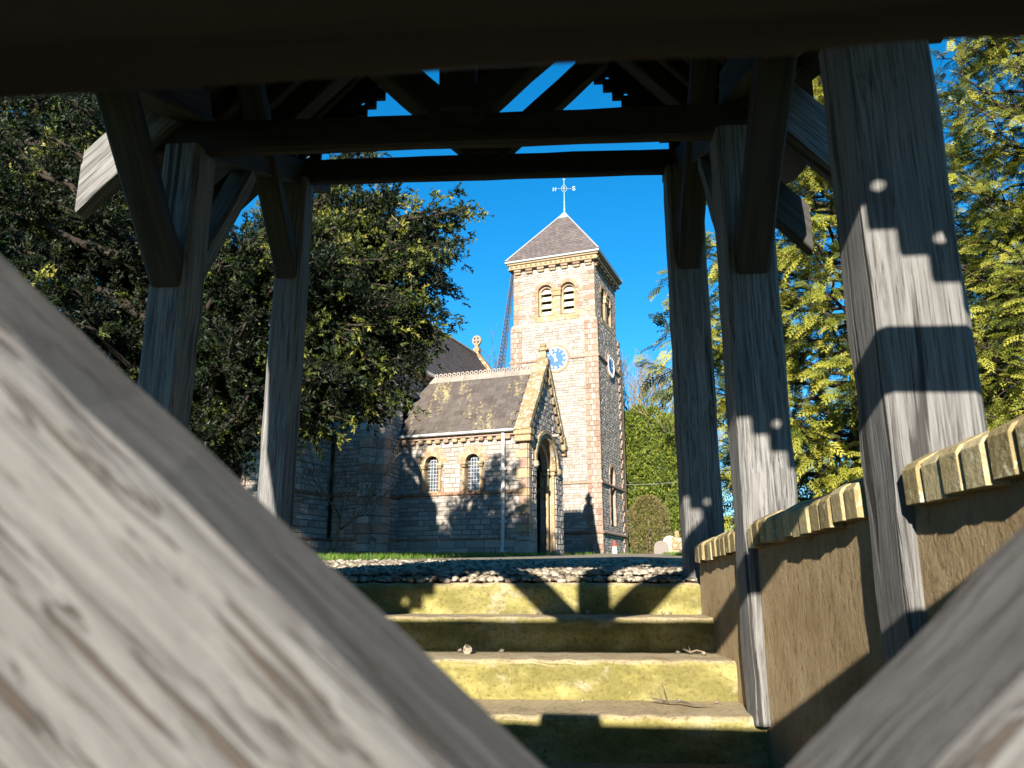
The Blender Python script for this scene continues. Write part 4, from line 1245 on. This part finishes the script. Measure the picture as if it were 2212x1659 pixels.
# wheel cross on the far gable
cx = bpy.data.objects.new('gable_cross', None)
m = MB(); m.box((NUR - .15, NV1 - .12, NR + .25), (NUR + .15, NV1 + .14, NR + .42)); m.box((NUR - .08, NV1 - .08, NR + .421), (NUR + .08, NV1 + .10, NR + .58))
xc = m.build('gable_cross', 'buff', ch)
fcr = lambda s, z, o: (NUR + s * .94 , NV1 - o, NR + .80 + z)
ring_band('cross_wheel', fcr, 0, 0, .17, .235, -.05, .07, 'buff', xc, 20, 0, 2 * math.pi)
m = MB()
m.box((NUR - .045, NV1 - .08, NR + .581), (NUR + .045, NV1 + .06, NR + 1.01)); m.box((NUR - .20, NV1 - .078, NR + .755), (NUR - .046, NV1 + .058, NR + .845)); m.box((NUR + .046, NV1 - .078, NR + .755), (NUR + .20, NV1 + .058, NR + .845))
m.build('cross_arms', 'red', xc)

# ---- chancel (low, nearer, in the shade of the yew)
CU0, CU1, CV0, CE = -9.4, -5.57, -4.6, 3.40
A1, A2 = -6.45, -7.05
rubble(RUB, fu(CU1), CV0, NV0 - .3, .45, CE, [], row=(.12, .2), wid=(.18, .45), proud=.02, rough=.035)
rubble(RUB, fv(CV0), CU0, CU1, .45, CE, [ex_arch(A1, .22, 1.7, 2.55), ex_arch(A2, .22, 1.7, 2.55)], row=(.12, .2), wid=(.18, .45), proud=.02, rough=.035)
rubble(RUB, fu(CU1 + .08), CV0 - .08, NV0, -.4, .45, [], row=(.12, .2), wid=(.18, .45))
rubble(RUB, fv(CV0 - .08), CU0, CU1 + .08, -.4, .45, [], row=(.12, .2), wid=(.18, .45))
rubble(RUB, fub(CU0), CV0, NV0, -.4, CE, [], row=(.2, .3), wid=(.3, .6))
piece('plinth_course', (CU1 - .02, CV0 - .1, .43), (CU1 + .11, NV0 - .12, .52), 'brown_stone', ch, .02)
piece('string_course', (CU1 - .02, CV0 - .08, 1.68), (CU1 + .08, NV0 - .08, 1.78), 'brown_stone', ch, .02)
for c in (A1, A2):
    b = opening(fv(CV0), c, .22, 1.7, 2.55, .3, 'red', 'chancel_window', ch)
    panel(fv(CV0), c, .22, 1.7, 2.55, -.28, 'glass', 'pane', b)
    voussoirs('voussoir', fv(CV0), c, 2.55, .22, .40, 9, -.05, .06, ['red', 'red', 'pale'], b, .25, 2.89)
    cylinder('shaft', (c + .30, CV0 - .06, 1.75), (c + .30, CV0 - .06, 2.4), .05, 'red', b)
    piece('capital', (c + .21, CV0 - .14, 2.4), (c + .39, CV0 + .0, 2.56), 'buff', b, .03)
u = CU0 + .1
while u < CU1:
    piece('corbel', (u, CV0 - .13, 3.10), (u + .15, CV0, 3.22), 'buff', ch, .03); u += .30
piece('eaves_course', (CU0, CV0 - .16, 3.23), (CU1 + .1, CV0 + .02, 3.33), 'buff', ch, .02)
piece('gutter', (CU0, CV0 - .30, 3.40), (CU1 + .28, CV0 - .16, 3.50), 'lead', ch, .02)
piece('gutter', (CU1 + .16, CV0 - .15, 3.40), (CU1 + .28, NV0 - .12, 3.50), 'lead', ch, .02)
m = MB(); rows = 12
q0, q1, q2, q3 = Vector((CU1 + .24, CV0 - .24, CE + .04)), Vector((CU1 + .24, NV0, CE + .04)), Vector((-7.4, NV0, 5.3)), Vector((-7.4, CV0 + 1.7, 5.3))
q4 = Vector((CU0 - .1, CV0 - .24, CE + .04)); q5 = Vector((CU0 - .1, NV0, CE + .04))
def slope(mb, a, b, c_, d_, rows, wid_):
    n_ = (b - a).cross(d_ - a).normalized(); n_ = n_ if n_.z > 0 else -n_
    for r_ in range(rows):
        A0, B0, A1_, B1_ = a.lerp(d_, r_ / rows), b.lerp(c_, r_ / rows), a.lerp(d_, (r_ + 1) / rows), b.lerp(c_, (r_ + 1) / rows)
        k_ = max(1, int((B0 - A0).length / wid_)); off = .5 if r_ % 2 else 0
        xs = [0] + [(i + off) / k_ for i in range(1 if not off else 0, k_)] + [1]
        for p, q in zip(xs, xs[1:]):
            if q - p < 1e-3: continue
            mb.add([A0.lerp(B0, p) + n_ * .03, A0.lerp(B0, q - .01) + n_ * .03, A1_.lerp(B1_, q - .01) + n_ * .008, A1_.lerp(B1_, p) + n_ * .008, A0.lerp(B0, p) + n_ * .004, A0.lerp(B0, q - .01) + n_ * .004], [(0, 1, 2, 3), (4, 5, 1, 0)])
    mb.add([a, b, c_, d_], [(0, 1, 2, 3)])
slope(m, q0, q1, q2, q3, rows, .34); slope(m, q4, q0, q3, q3 + Vector((-.01, 0, 0)), rows, .34); slope(m, q5, q4, q3, q2, rows, .4)
tag(m.build('chancel_roof', 'slate_far', ch), kind='stuff')
m = MB(); m.tube([q0 + Vector((0, 0, .05)), q3 + Vector((0, 0, .05))], .06, 6); m.build('hip_tile', 'red', ch)
rs = RUB.build('rubble_stonework', ['rubble', 'mortar'], ch); tag(rs, kind='stuff')

# ------------------------------------------------------------------ weather vane and mast (stand on the tower)
def loc(u, v, z): return Vector(P0) + Matrix.Rotation(-TH, 3, 'Z') @ Vector((u, v, z))
vb = loc(AP.x, AP.y, AP.z + .1)
va = thing('weather_vane', 'slender pale weather vane with compass letters on the tower roof', 'weather vane', vb)
m = MB(); m.tube([vb, vb + Vector((0, 0, .55)), vb + Vector((0, 0, 2.4))], [.05, .022, .013], 8); m.build('pole', 'copper', va)
for zz, rr in ((.50, .055), (1.9, .05), (1.28, .075), (2.25, .03)):
    m = MB(); m.tube([vb + Vector((0, 0, zz + rr * k)) for k in (-1, -.6, 0, .6, 1)], [rr * q for q in (.2, .8, 1, .8, .2)], 8); m.build('knop', 'copper', va)
XR = Vector((math.cos(YAW), math.sin(YAW), 0)); YR = Vector((-XR.y, XR.x, 0))
for d in (XR, YR):
    m = MB(); m.tube([vb + Vector((0, 0, 1.28)) - d * .42, vb + Vector((0, 0, 1.28)) + d * .42], .010, 6); m.build('arm', 'lead', va)
for s in (-1, 1):
    m = MB()
    for k in range(9):
        a = math.pi * k / 8
    pts = [vb + XR * (s * (.05 + .09 * math.sin(math.pi * k / 8))) + Vector((0, 0, 1.10 + .36 * k / 8)) for k in range(9)]
    m.tube(pts, .012, 5); m.build('scroll', 'lead', va)
    m = MB(); m.tube([vb + Vector((0, 0, 1.75)), vb + XR * s * .07 + Vector((0, 0, 1.83))], .012, 5); m.build('scroll', 'lead', va)
def letter(strokes, c, name):
    m = MB()
    for st in strokes: m.tube([c + XR * x + Vector((0, 0, y)) for x, y in st], .013, 5)
    return m.build(name, 'gilt', va)
letter([[(-.07, -.10), (-.07, .10), (.07, -.10), (.07, .10)]], vb + Vector((0, 0, 1.24)) - XR * .50, 'compass_letter')
letter([[(.07, .07), (.03, .10), (-.03, .10), (-.07, .06), (-.03, .01), (.03, -.01), (.07, -.06), (.03, -.10), (-.03, -.10), (-.07, -.07)]], vb + Vector((0, 0, 1.30)) + XR * .50, 'compass_letter')
ma, mb_ = loc(-6.75, 14.4, 9.3), loc(-6.03, 14.4, 14.6)
mast = thing('lattice_mast', 'thin dark lattice mast leaning beside the tower', 'mast', ma)
d = (mb_ - ma); n_ = 26
legs = [Vector((.15, 0, 0)), Vector((-.15, 0, 0)), Vector((0, .22, 0))]
for q in legs:
    m = MB(); m.tube([ma + q * 1.15, mb_ + q * .55], .026, 5); m.build('leg', 'iron_dark', mast)
m = MB()
for k in range(n_):
    f0, f1 = k / n_, (k + 1) / n_
    for a, b in ((0, 1), (1, 2), (2, 0)):
        pa = ma + d * f0 + legs[a] * (1.15 - .6 * f0); pb = ma + d * f1 + legs[b] * (1.15 - .6 * f1)
        m.tube([pa, pb], .012, 4); pc = ma + d * f0 + legs[b] * (1.15 - .6 * f0); m.tube([pa, pc], .012, 4)
m.build('lattice', 'iron_dark', mast)
for f in (.55, .88):
    p = ma + d * f
    m = MB(); m.tube([p, p + (Matrix.Rotation(-TH, 3, 'Z') @ Vector((1.2, 0, 0)))], .012, 4); m.build('bracket', 'iron', mast)

# ------------------------------------------------------------------ vegetation
def px(x, y, Y):
    """world point seen at photo position (2212 wide) on the plane y = Y; used to place limbs of trees"""
    f = Vector((-math.sin(YAW) * math.cos(PITCH), math.cos(YAW) * math.cos(PITCH), math.sin(PITCH)))
    r = Vector((math.cos(YAW), math.sin(YAW), 0)); u = r.cross(f)
    d = f + r * ((x - 1106) / 1700.0) + u * ((829.5 - y) / 1700.0)
    return EYE + d * (Y / d.y)
def scatter(tmpls, P, D, S, T, rng, roll=6.28, up=None):
    """place leaf templates (verts (k,3) along +Z, tris, tint offsets) at P pointing along D, size S"""
    Vs, Fs, Ts = [], [], []; base = 0
    idx = rng.integers(0, len(tmpls), len(P))
    for ti, (tv, tf, tt) in enumerate(tmpls):
        I = np.nonzero(idx == ti)[0]
        if not len(I): continue
        d = D[I] / np.maximum(1e-6, np.linalg.norm(D[I], axis=1, keepdims=True))
        if up is None:
            h = rng.normal(size=d.shape)
        else:
            h = np.tile(np.array(up, float), (len(I), 1)) + rng.normal(size=d.shape) * roll
        x = np.cross(h, d); x /= np.maximum(1e-6, np.linalg.norm(x, axis=1, keepdims=True))
        y = np.cross(d, x)
        V = tv[None, :, 0:1] * x[:, None] + tv[None, :, 1:2] * y[:, None] + tv[None, :, 2:3] * d[:, None]
        V = V * S[I][:, None, None] + P[I][:, None]
        k = len(tv)
        F = tf[None] + (np.arange(len(I)) * k)[:, None, None] + base
        base += len(I) * k
        Vs.append(V.reshape(-1, 3)); Fs.append(F.reshape(-1, 3))
        Ts.append((T[I][:, None] + tt[None]).reshape(-1))
    return np.concatenate(Vs), np.concatenate(Fs), np.clip(np.concatenate(Ts), 0, 1)
def needle_tuft(rng, n=16, L=1.0):
    """a twig tip with needles: thin triangles off a short axis along +Z"""
    v, f, t = [], [], []
    for i in range(n):
        z = L * i / n; a = rng.uniform(0, 6.28); r = .46 * (1 - .5 * i / n)
        d = np.array([math.cos(a) * r, math.sin(a) * r, .28 + rng.uniform(-.1, .15)])
        s = np.cross(d, rng.normal(size=3)); s = s / np.linalg.norm(s) * .11
        b = len(v); o = np.array([0, 0, z])
        v += [o - s, o + s, o + d]; f.append((b, b + 1, b + 2)); t.append(.22 * i / n - .08)
    return np.array(v), np.array(f), np.array(t)
def fan_spray(rng, n=9):
    """flat feathery frond along +Z lying in the XZ plane, tips drooping in -Y"""
    v, f, t = [], [], []
    def tri(a, b, w_, tt):
        a, b = np.array(a), np.array(b); d = b - a; s = np.cross(d, (0, 1, 0)); s = s / (np.linalg.norm(s) + 1e-9) * w_
        k = len(v); v.extend([a - s, a + s, b]); f.append((k, k + 1, k + 2)); t.append(tt)
    def pos(z): return (rng.uniform(-.01, .01), -.22 * z * z, z)
    for i in range(n):
        z = .08 + .9 * i / n; L = .42 * (1 - .75 * i / n) + .06
        for s in (-1, 1):
            a = pos(z); e = (a[0] + s * L * .75, a[1] - .10 * L - rng.uniform(0, .08), z + L * .72)
            tri(a, e, .040, .30 * i / n - .10)
            mid = tuple((np.array(a) * .55 + np.array(e) * .45)); L2 = L * .45
            tri(mid, (mid[0] + s * L2 * .2, mid[1] - .05, mid[2] + L2), .033, .30 * i / n)
            tri(mid, (mid[0] + s * L2 * .9, mid[1] - .05, mid[2] + L2 * .15), .033, .30 * i / n)
    tri((0, 0, 0), pos(1.0), .02, .1)
    return np.array(v), np.array(f), np.array(t)
def limb_path(a, b, rng, sag=0.0, n=8, wig=.06):
    a, b = np.array(a), np.array(b); L = np.linalg.norm(b - a); P = []
    for i in range(n + 1):
        f = i / n
        p = a + (b - a) * f; p = p + np.array([0, 0, sag * L * math.sin(math.pi * f)])
        if 0 < i < n: p = p + rng.normal(size=3) * wig * L * .3
        P.append(p)
    return np.array(P)
def grow(name, label, cat, base, height, limbs, rng, mat, tmpls, spray, dens, sub, tr, tint=(.3, .3), sag=.06, droop=-.25, up=None, roll=6.28, group=None, start=.25, bark='bark', hotf=.35, rj=.55):
    """trunk + limbs to given end points + side shoots + foliage"""
    t_ = thing(name, label, cat, base, 0, group)
    tb = MB()
    b = np.array(base, float)
    tp = [b + np.array([rng.normal() * .05, rng.normal() * .05, height * i / 6]) for i in range(7)]
    tb.tube([tuple(p) for p in tp], [tr * (1 - .8 * i / 6) for i in range(7)], 8)
    tb.build('trunk', bark, t_, smooth=True)
    lb = MB(); P, D, S, T = [], [], [], []
    for lm in limbs:
        end, fr = np.array(lm[0]), lm[1]; hf = lm[2] if len(lm) > 2 else hotf
        a = b + np.array([0, 0, height * fr])
        path = limb_path(a, end, rng, sag); L = np.linalg.norm(end - a)
        lb.tube([tuple(p) for p in path], [max(.006, tr * .28 * (1 - .93 * i / 8) * min(1, L / 3 + .3)) for i in range(9)], 5)
        ns = max(5, int(L * sub))
        for k in range(ns):
            f = start + (1 - start) * (k + rng.uniform()) / ns
            i = min(7, int(f * 8)); q = path[i] + (path[i + 1] - path[i]) * (f * 8 - i)
            ax = path[i + 1] - path[i]; ax = ax / np.linalg.norm(ax)
            sd = rng.normal(size=3); sd -= ax * (sd @ ax); sd /= np.linalg.norm(sd); sd[2] *= .55
            dr = ax * .75 + sd * .95 + np.array([0, 0, droop * .5]); dr /= np.linalg.norm(dr)
            l2 = rng.uniform(.35, .8) * (1.15 - .65 * f) * min(1.3, .5 + L / 5)
            e2 = q + dr * l2 + np.array([0, 0, droop * l2 * .6])
            lb.tube([tuple(q), tuple((q + e2) / 2 + np.array([0, 0, .04])), tuple(e2)], [.010, .007, .003], 3, cap=False)
            m_ = max(3, int(l2 * dens)); br = rng.normal() * .13; hot = rng.uniform() < hf
            for j in range(m_):
                g = (j + rng.uniform()) / m_
                p = q + (e2 - q) * g + np.array([0, 0, .04 * math.sin(math.pi * g)]) + rng.normal(size=3) * .05
                d_ = dr + rng.normal(size=3) * rj + np.array([0, 0, droop]); 
                P.append(p); D.append(d_); S.append(spray * rng.uniform(.65, 1.3)); T.append(tint[0] + tint[1] * rng.uniform() + br + ((.10 + .45 * g) if hot else 0))
    lb.build('branches', bark, t_, smooth=True)
    V, F, TT = scatter(tmpls, np.array(P), np.array(D), np.array(S), np.array(T), rng, roll, up)
    o = np_mesh('crown', V, F, TT, mat, t_); tag(o, kind='stuff')
    return t_
rg = np.random.default_rng(11)
YT = [needle_tuft(rg, 9) for _ in range(5)]
# the big yew left of the path
yb = (-5.6, 11.6, gz(-5.6, 11.6))
ends = []
edge = [(1005, 450, 10.4), (985, 490, 10.8), (975, 560, 10.4), (950, 610, 10.8), (930, 640, 11.0), (945, 690, 10.2), (925, 720, 10.5), (900, 770, 10.2), (870, 830, 10.0), (830, 860, 10.4), (770, 870, 10.0),
        (720, 890, 10.5), (830, 400, 11.2), (860, 440, 10.8), (800, 330, 11.4), (775, 320, 11.8), (900, 540, 11.4), (880, 500, 11.0), (940, 530, 10.3), (690, 900, 9.8), (650, 830, 10), (700, 700, 9.6), (760, 600, 9.6), (820, 700, 9.5),
        (850, 620, 10), (880, 660, 9.8), (740, 800, 9.5), (800, 780, 9.6), (700, 500, 10), (780, 480, 10.4), (840, 560, 9.8), (730, 420, 10.8)]
for x, y, Y in edge: ends.append((px(x, y, Y), rg.uniform(.30, .8), .55))
for x, y, Y in edge[:24]:
    for q in range(2): ends.append((px(x - rg.uniform(10, 70), y + rg.uniform(-10, 50), Y + rg.uniform(-.4, .4)), rg.uniform(.3, .7), .35))
for k in range(250):
    x = rg.uniform(-260, 840); y = rg.uniform(80 if k % 3 == 0 else 260, 950); Y = rg.uniform(8.8, 14.0)
    if y < 300 and x > 180: y += 260
    if y < 480 and x > 430: y += 220
    if y > 800 and x > 560: continue
    if y > 640 + .94 * x: continue
    if k % 4 == 3: x = rg.uniform(-300, 330); y = rg.uniform(40, 500); Y = rg.uniform(11.5, 15)
    ends.append((px(x, y, Y), min(.95, max(.12, (930 - y) / 900 + rg.normal() * .08)), .16 if y < 420 else .05))
grow('yew_tree', 'large dark yew spreading over the left of the churchyard', 'tree', yb, 6.0, ends, rg, 'yew', YT, .13, 35, 6.0, .42, (-.05, .42), .05, -.12, bark='dark_bark', hotf=.1)
# golden cypresses right of the path
CT = [fan_spray(rg, 5) for _ in range(5)]
def cypress(base, h, rad, n_, label, seed, lean=0.0, spray=.30, sub=4.0, lo=.04):
    r2 = np.random.default_rng(seed); E_ = []
    for k in range(n_):
        f = lo + (1 - lo) * (k + r2.uniform()) / n_
        a = k * 2.39996 + r2.normal() * .3
        rr = rad * (1 - f) ** .95 * min(1, .42 + 2.3 * f) * r2.uniform(.72, 1.08) + .15
        z = h * f
        E_.append(((base[0] + math.cos(a) * rr + lean * f, base[1] + math.sin(a) * rr, base[2] + z + .10 * rr), max(.02, f - .05)))
    return grow('cypress_tree', label, 'tree', base, h, E_, r2, 'cypress', CT, spray, 26, sub, .14, (.08, .62), -.03, -.35, (0, -.4, 1), .4, 'golden cypresses right of the path', .22, bark='dark_bark', hotf=.55, rj=.33)
cypress((4.9, 13.0, gz(0, 13.0)), 11.0, 4.7, 170, 'golden cypress behind the lychgate posts, nearest the tower', 21, 0, .27, 4.2)
cypress((5.5, 8.0, gz(0, 8.0)), 8.6, 2.7, 185, 'tall golden cypress at the right edge behind the near post', 22, 0, .165, 7.0)
cypress((3.9, 6.3, gz(0, 6.3)), 2.4, 1.6, 80, 'low golden cypress just over the brick coping', 23, 0, .15, 9.0, .06)
# clipped yew columns, round bush
def clipped(name, label, cat, c, w_, h, n_, mat, seed, top=.35, leaf_=.07, group=None):
    r2 = np.random.default_rng(seed)
    t_ = thing(name, label, cat, c, 0, group)
    tb = MB(); tb.tube([c, (c[0], c[1], c[2] + h * .7)], [.08, .03], 6); tb.build('trunk', 'bark', t_)
    th = r2.uniform(0, 6.28, n_); f = r2.uniform(0, 1, n_) ** .85
    prof = np.where(f < 1 - top, .86 + .14 * np.sin(np.minimum(1, f / .5) * 1.57), np.sqrt(np.maximum(0, 1 - ((f - (1 - top)) / top) ** 2)))
    bump = 1 + .05 * np.sin(th * 5 + f * 9) + .05 * np.sin(f * 23 + th * 3)
    rr = w_ / 2 * prof * bump * np.where(r2.uniform(0, 1, n_) < .25, r2.uniform(.25, .8, n_), r2.uniform(.80, 1.03, n_))
    P = np.stack([c[0] + rr * np.cos(th), c[1] + rr * np.sin(th), c[2] + h * f], 1)
    D = np.stack([np.cos(th), np.sin(th), .7 + 0 * th], 1) + r2.normal(size=(n_, 3)) * .5
    V, F, TT = scatter(YT, P, D, np.full(n_, leaf_) * r2.uniform(.7, 1.4, n_), r2.uniform(.1, .85, n_), r2)
    o = np_mesh('crown', V, F, TT, mat, t_); tag(o, kind='stuff')
G3 = 'clipped yew columns beyond the tower'
for k, (x, Y, wd_, h) in enumerate(((1372, 40, 1.1, 7.2), (1392, 40.6, 1.3, 7.6), (1424, 40.2, 1.35, 7.4), (1450, 39.4, 1.3, 6.9), (1482, 39.8, 1.4, 6.9))):
    p = px(x, 1190, Y)
    clipped('clipped_yew', ('narrow clipped yew column standing against the tower edge', 'clipped yew column second from the tower', 'clipped yew column in the middle of the row', 'clipped yew column fourth from the tower', 'clipped yew column beside the far gate post')[k], 'yew', (p.x, Y, gz(0, Y) - .1), wd_, h, 3400, 'hedge', 40 + k, .22, .20, G3)
p = px(1404, 1190, 31)
clipped('round_bush', 'dome shaped clipped bush with browned leaves beyond the tower', 'bush', (p.x, 31, gz(0, 31) - .05), 1.5, 2.25, 3200, 'bush', 50, .45, .085)
# bare trees
def bare(name, label, base, h, seed, spread=.55, depth=5, r0=.14, mat='pale_bark', lean=(0, 0), cat='tree', group=None, first=.35, nk=(2, 4)):
    r2 = np.random.default_rng(seed)
    t_ = thing(name, label, cat, base, 0, group)
    tk, br = MB(), MB()
    def rec(p, d, L, r, lv):
        n_ = 4; pts = [p]; q = p.copy(); dd = d.copy()
        for i in range(n_):
            dd = dd + r2.normal(size=3) * .13; dd[2] += .05; dd /= np.linalg.norm(dd); q = q + dd * L / n_; pts.append(q.copy())
        (tk if lv == 0 else br).tube([tuple(x) for x in pts], [r * (1 - .45 * i / n_) for i in range(n_ + 1)], 6 if lv < 2 else 3, cap=lv < 2)
        if lv >= depth: return
        for k in range(int(r2.integers(nk[0], nk[1] + 1)) + (1 if lv < 2 else 0)):
            i = int(r2.integers(2, n_ + 1)); sd = r2.normal(size=3); sd /= np.linalg.norm(sd)
            nd = dd + sd * spread * r2.uniform(.7, 1.4); nd[2] += .12; nd /= np.linalg.norm(nd)
            rec(pts[i].copy(), nd, L * r2.uniform(.55, .85), r * .58, lv + 1)
    rec(np.array(base, float), np.array([lean[0], lean[1], 1.0]), h * first, r0, 0)
    tk.build('trunk', mat, t_, smooth=True); tag(br.build('branches', mat, t_, smooth=True), kind='stuff')
for k, (x, Y, h, lb_) in enumerate(((1358, 48, 13, 'slender bare tree right against the tower edge'), (1432, 46, 13.5, 'bare pale tree rising behind the clipped yew columns'), (1470, 50, 13, 'bare pale tree partly behind the far gate post'))):
    p = px(x, 1190, Y)
    bare('bare_tree', lb_, (p.x, Y, gz(0, Y)), h, 61 + k, .5, 5, .17, 'pale_bark', group='bare trees beyond the churchyard')
p = px(720, 1190, 19.3)
bare('small_fruit_tree', 'small bare tree with reddish twigs before the chancel wall', (p.x, 19.3, gz(0, 19.3)), 3.6, 71, .75, 6, .05, 'twig', (.12, 0), first=.36)
p = px(1075, 800, 44)
bare('bare_tree', 'twiggy bare treetop showing above the porch ridge', (p.x, 46, gz(0, 46)), 12.0, 75, .55, 5, .15, 'twig', group='bare trees beyond the churchyard')
# gravestones and the small marker post
def headstone(label, x, Y, w_, h, kind, mat):
    p = px(x, 1190, Y); b = Vector((p.x, Y, gz(0, Y) - .05))
    t_ = thing('gravestone', label, 'gravestone', b, R(-12), 'gravestones beyond the tower', frame=True)
    if kind == 'round':
        m = MB(); P = [(-w_ / 2, 0), (w_ / 2, 0), (w_ / 2, h - w_ / 2)] + [(w_ / 2 * math.cos(a), h - w_ / 2 + w_ / 2 * math.sin(a)) for a in np.linspace(.3, 2.84, 9)] + [(-w_ / 2, h - w_ / 2)]
        m.prism(P, lambda a, c: (a, 0, c), (0, 1, 0), .11); m.build('slab', mat, t_)
    else:
        piece('plinth', (-w_ * .7, -.2, 0), (w_ * .7, .3, .22), mat, t_, .02); piece('plinth', (-w_ * .5, -.12, .225), (w_ * .5, .22, .42), mat, t_, .02)
        m = MB(); P = [(-w_ * .30, .42), (w_ * .30, .42), (w_ * .26, h - .55), (w_ * .5, h - .52), (w_ * .5, h - .22), (w_ * .2, h - .22), (w_ * .2, h), (-w_ * .2, h), (-w_ * .2, h - .22), (-w_ * .5, h - .22), (-w_ * .5, h - .52), (-w_ * .26, h - .55)]
        m.prism(P, lambda a, c: (a, 0, c), (0, 1, 0), .12); m.build('cross', mat, t_)
headstone('cream cross gravestone beside the far gate post', 1464, 27, .36, .85, 'cross', 'lichen_stone')
headstone('grey round topped gravestone right of the dome bush', 1448, 30, .55, .75, 'round', 'rubble')
headstone('low grey gravestone at the foot of the dome bush', 1428, 29, .5, .55, 'round', 'mortar')
p = px(1328, 1190, 33); b = Vector((p.x, 33, gz(0, 33)))
t_ = thing('marker_post', 'short white post with red top at the tower foot', 'post', b)
m = MB(); m.tube([b, b + Vector((0, 0, .32))], [.12, .09], 8); m.build('post', 'white', t_)
m = MB(); m.tube([b + Vector((0, 0, .32)), b + Vector((0, 0, .55))], [.088, .05], 8); m.build('red_top', 'red_plastic', t_)
a, c = px(1352, 1047, 33), px(1480, 1040, 33)
m = MB(); m.tube([a, (a + c) / 2 - Vector((0, 0, .04)), c], .006, 4); tag(m.build('overhead_wire', 'lead'), 'thin pale wire crossing before the clipped yew columns', 'wire')
# grass
def grass():
    g = np.random.default_rng(5); P = []
    while len(P) < 18000:
        k = g.uniform()
        if k < .5: y = g.uniform(9.5, 22); x = g.uniform(-6, 0)
        elif k < .75: y = g.uniform(20, 33); x = g.uniform(2.4, 7)
        else: y = 6 + g.uniform() * 30; x = g.uniform(-9, 9)
        a, b_ = path_x(y) if 4.32 < y < 33 else (0, 0)
        if a - .05 < x < b_ + .05: continue
        if x < -6 and y < 14: continue
        P.append((x, y, gz(x, y) - .01))
    P = np.array(P); n_ = len(P)
    tv = []; tf = []; tt = []
    for i in range(5):
        a = g.uniform(0, 6.28); l = g.uniform(.6, 1.1); w_ = .07; ox, oy = g.normal(size=2) * .25
        k = len(tv); tv += [(ox - w_ * math.sin(a), oy + w_ * math.cos(a), 0), (ox + w_ * math.sin(a), oy - w_ * math.cos(a), 0), (ox + .35 * math.cos(a), oy + .35 * math.sin(a), l)]; tf.append((k, k + 1, k + 2)); tt.append(g.normal() * .12)
    V, F, T = scatter([(np.array(tv), np.array(tf), np.array(tt))], P, np.tile([0, 0, 1.], (n_, 1)) + g.normal(size=(n_, 3)) * .12, g.uniform(.06, .17, n_), g.uniform(.3, 1.0, n_), g)
    tag(np_mesh('grass', V, F, T, 'grass'), 'green grass along both sides of the gravel', 'grass', kind='stuff')
grass()
# ------------------------------------------------------------------ small litter on the steps
def stone_mesh(seed):
    r2 = random.Random(seed); m = MB(); vs, fs = bevel_box(1, .8, .7, .24)
    m.add([(x * r2.uniform(.8, 1.2), y * r2.uniform(.8, 1.2), z * r2.uniform(.8, 1.2)) for x, y, z in vs], fs); return m.mesh('pebble', 'pebble')
pm = [stone_mesh(k) for k in range(4)]
tread = lambda i: -RISE * i
spots = [(1010, 1, 2, .035, 'upright pale pebble on the third step'), (994, 1, 2, .024, 'flat pebble left of the upright one on the third step'), (1084, 1, 2, .022, 'lone flat pebble on the third step'),
         (1520, 1, 2, .020, 'white pebble at the right end of the third step'), (1464, 1, 2, .018, 'small pebble beside the twig on the third step'),
         (1432, 1, 1, .022, 'pebble at the right end of the second step'), (1448, 1, 1, .018, 'smaller pebble by the right end of the second step'), (1270, 1, 1, .022, 'dark pebble in the shadow on the second step'), (1160, 1, 1, .018, 'tiny pebble on the second step left of the shadow'),
         (1463, 1, 3, .022, 'pebble lying against the long twig on the fourth step'), (1547, 1, 3, .016, 'tiny pebble near the wall on the fourth step'), (1258, 1, 3, .010, 'tiny pebble at the back of the fourth step')]
for k, (x, _, i, sz, lb_) in enumerate(spots):
    Y = STEP_Y[i] + (.31 if k not in (0, 3) else .24); p = px(x, 1245 + 1700 * (EYE.z - tread(i)) / Y, Y)
    o = bpy.data.objects.new('pebble', pm[k % 4])
    link(o, None, Matrix.Translation((p.x, Y, tread(i) + sz * (.32 if k else .5))) @ Matrix.Rotation(k * 1.7, 4, 'Z') @ Matrix.Diagonal((sz, sz, sz * (1.6 if k == 0 else .9), 1)))
    tag(o, lb_, 'pebble', 'pebbles on the steps')
def twig(i, xs, dy, lb_, seed):
    r2 = random.Random(seed); m = MB(); Y = STEP_Y[i] + .29
    pts = []
    for k, x in enumerate(xs):
        yy = Y - dy * k / (len(xs) - 1); p = px(x, 1245 + 1700 * (EYE.z - tread(i)) / yy, yy); pts.append((p.x, yy + r2.uniform(-.01, .01), tread(i) + .008 + r2.uniform(0, .012)))
    m.tube(pts, [.0045] * (len(pts) - 1) + [.002], 5)
    q = pts[len(pts) // 3]; m.tube([q, (q[0] - .008, q[1] + .01, q[2] + .035), (q[0] - .018, q[1] + .01, q[2] + .065)], [.003, .002, .001], 4)
    tag(m.build('twig', 'twig'), lb_, 'twig')
twig(3, (1408, 1430, 1442, 1470, 1500, 1528), .13, 'long reddish twig across the right of the fourth step', 1)
twig(2, (1476, 1490, 1505, 1522), .05, 'short dark twig by the wall on the third step', 2)
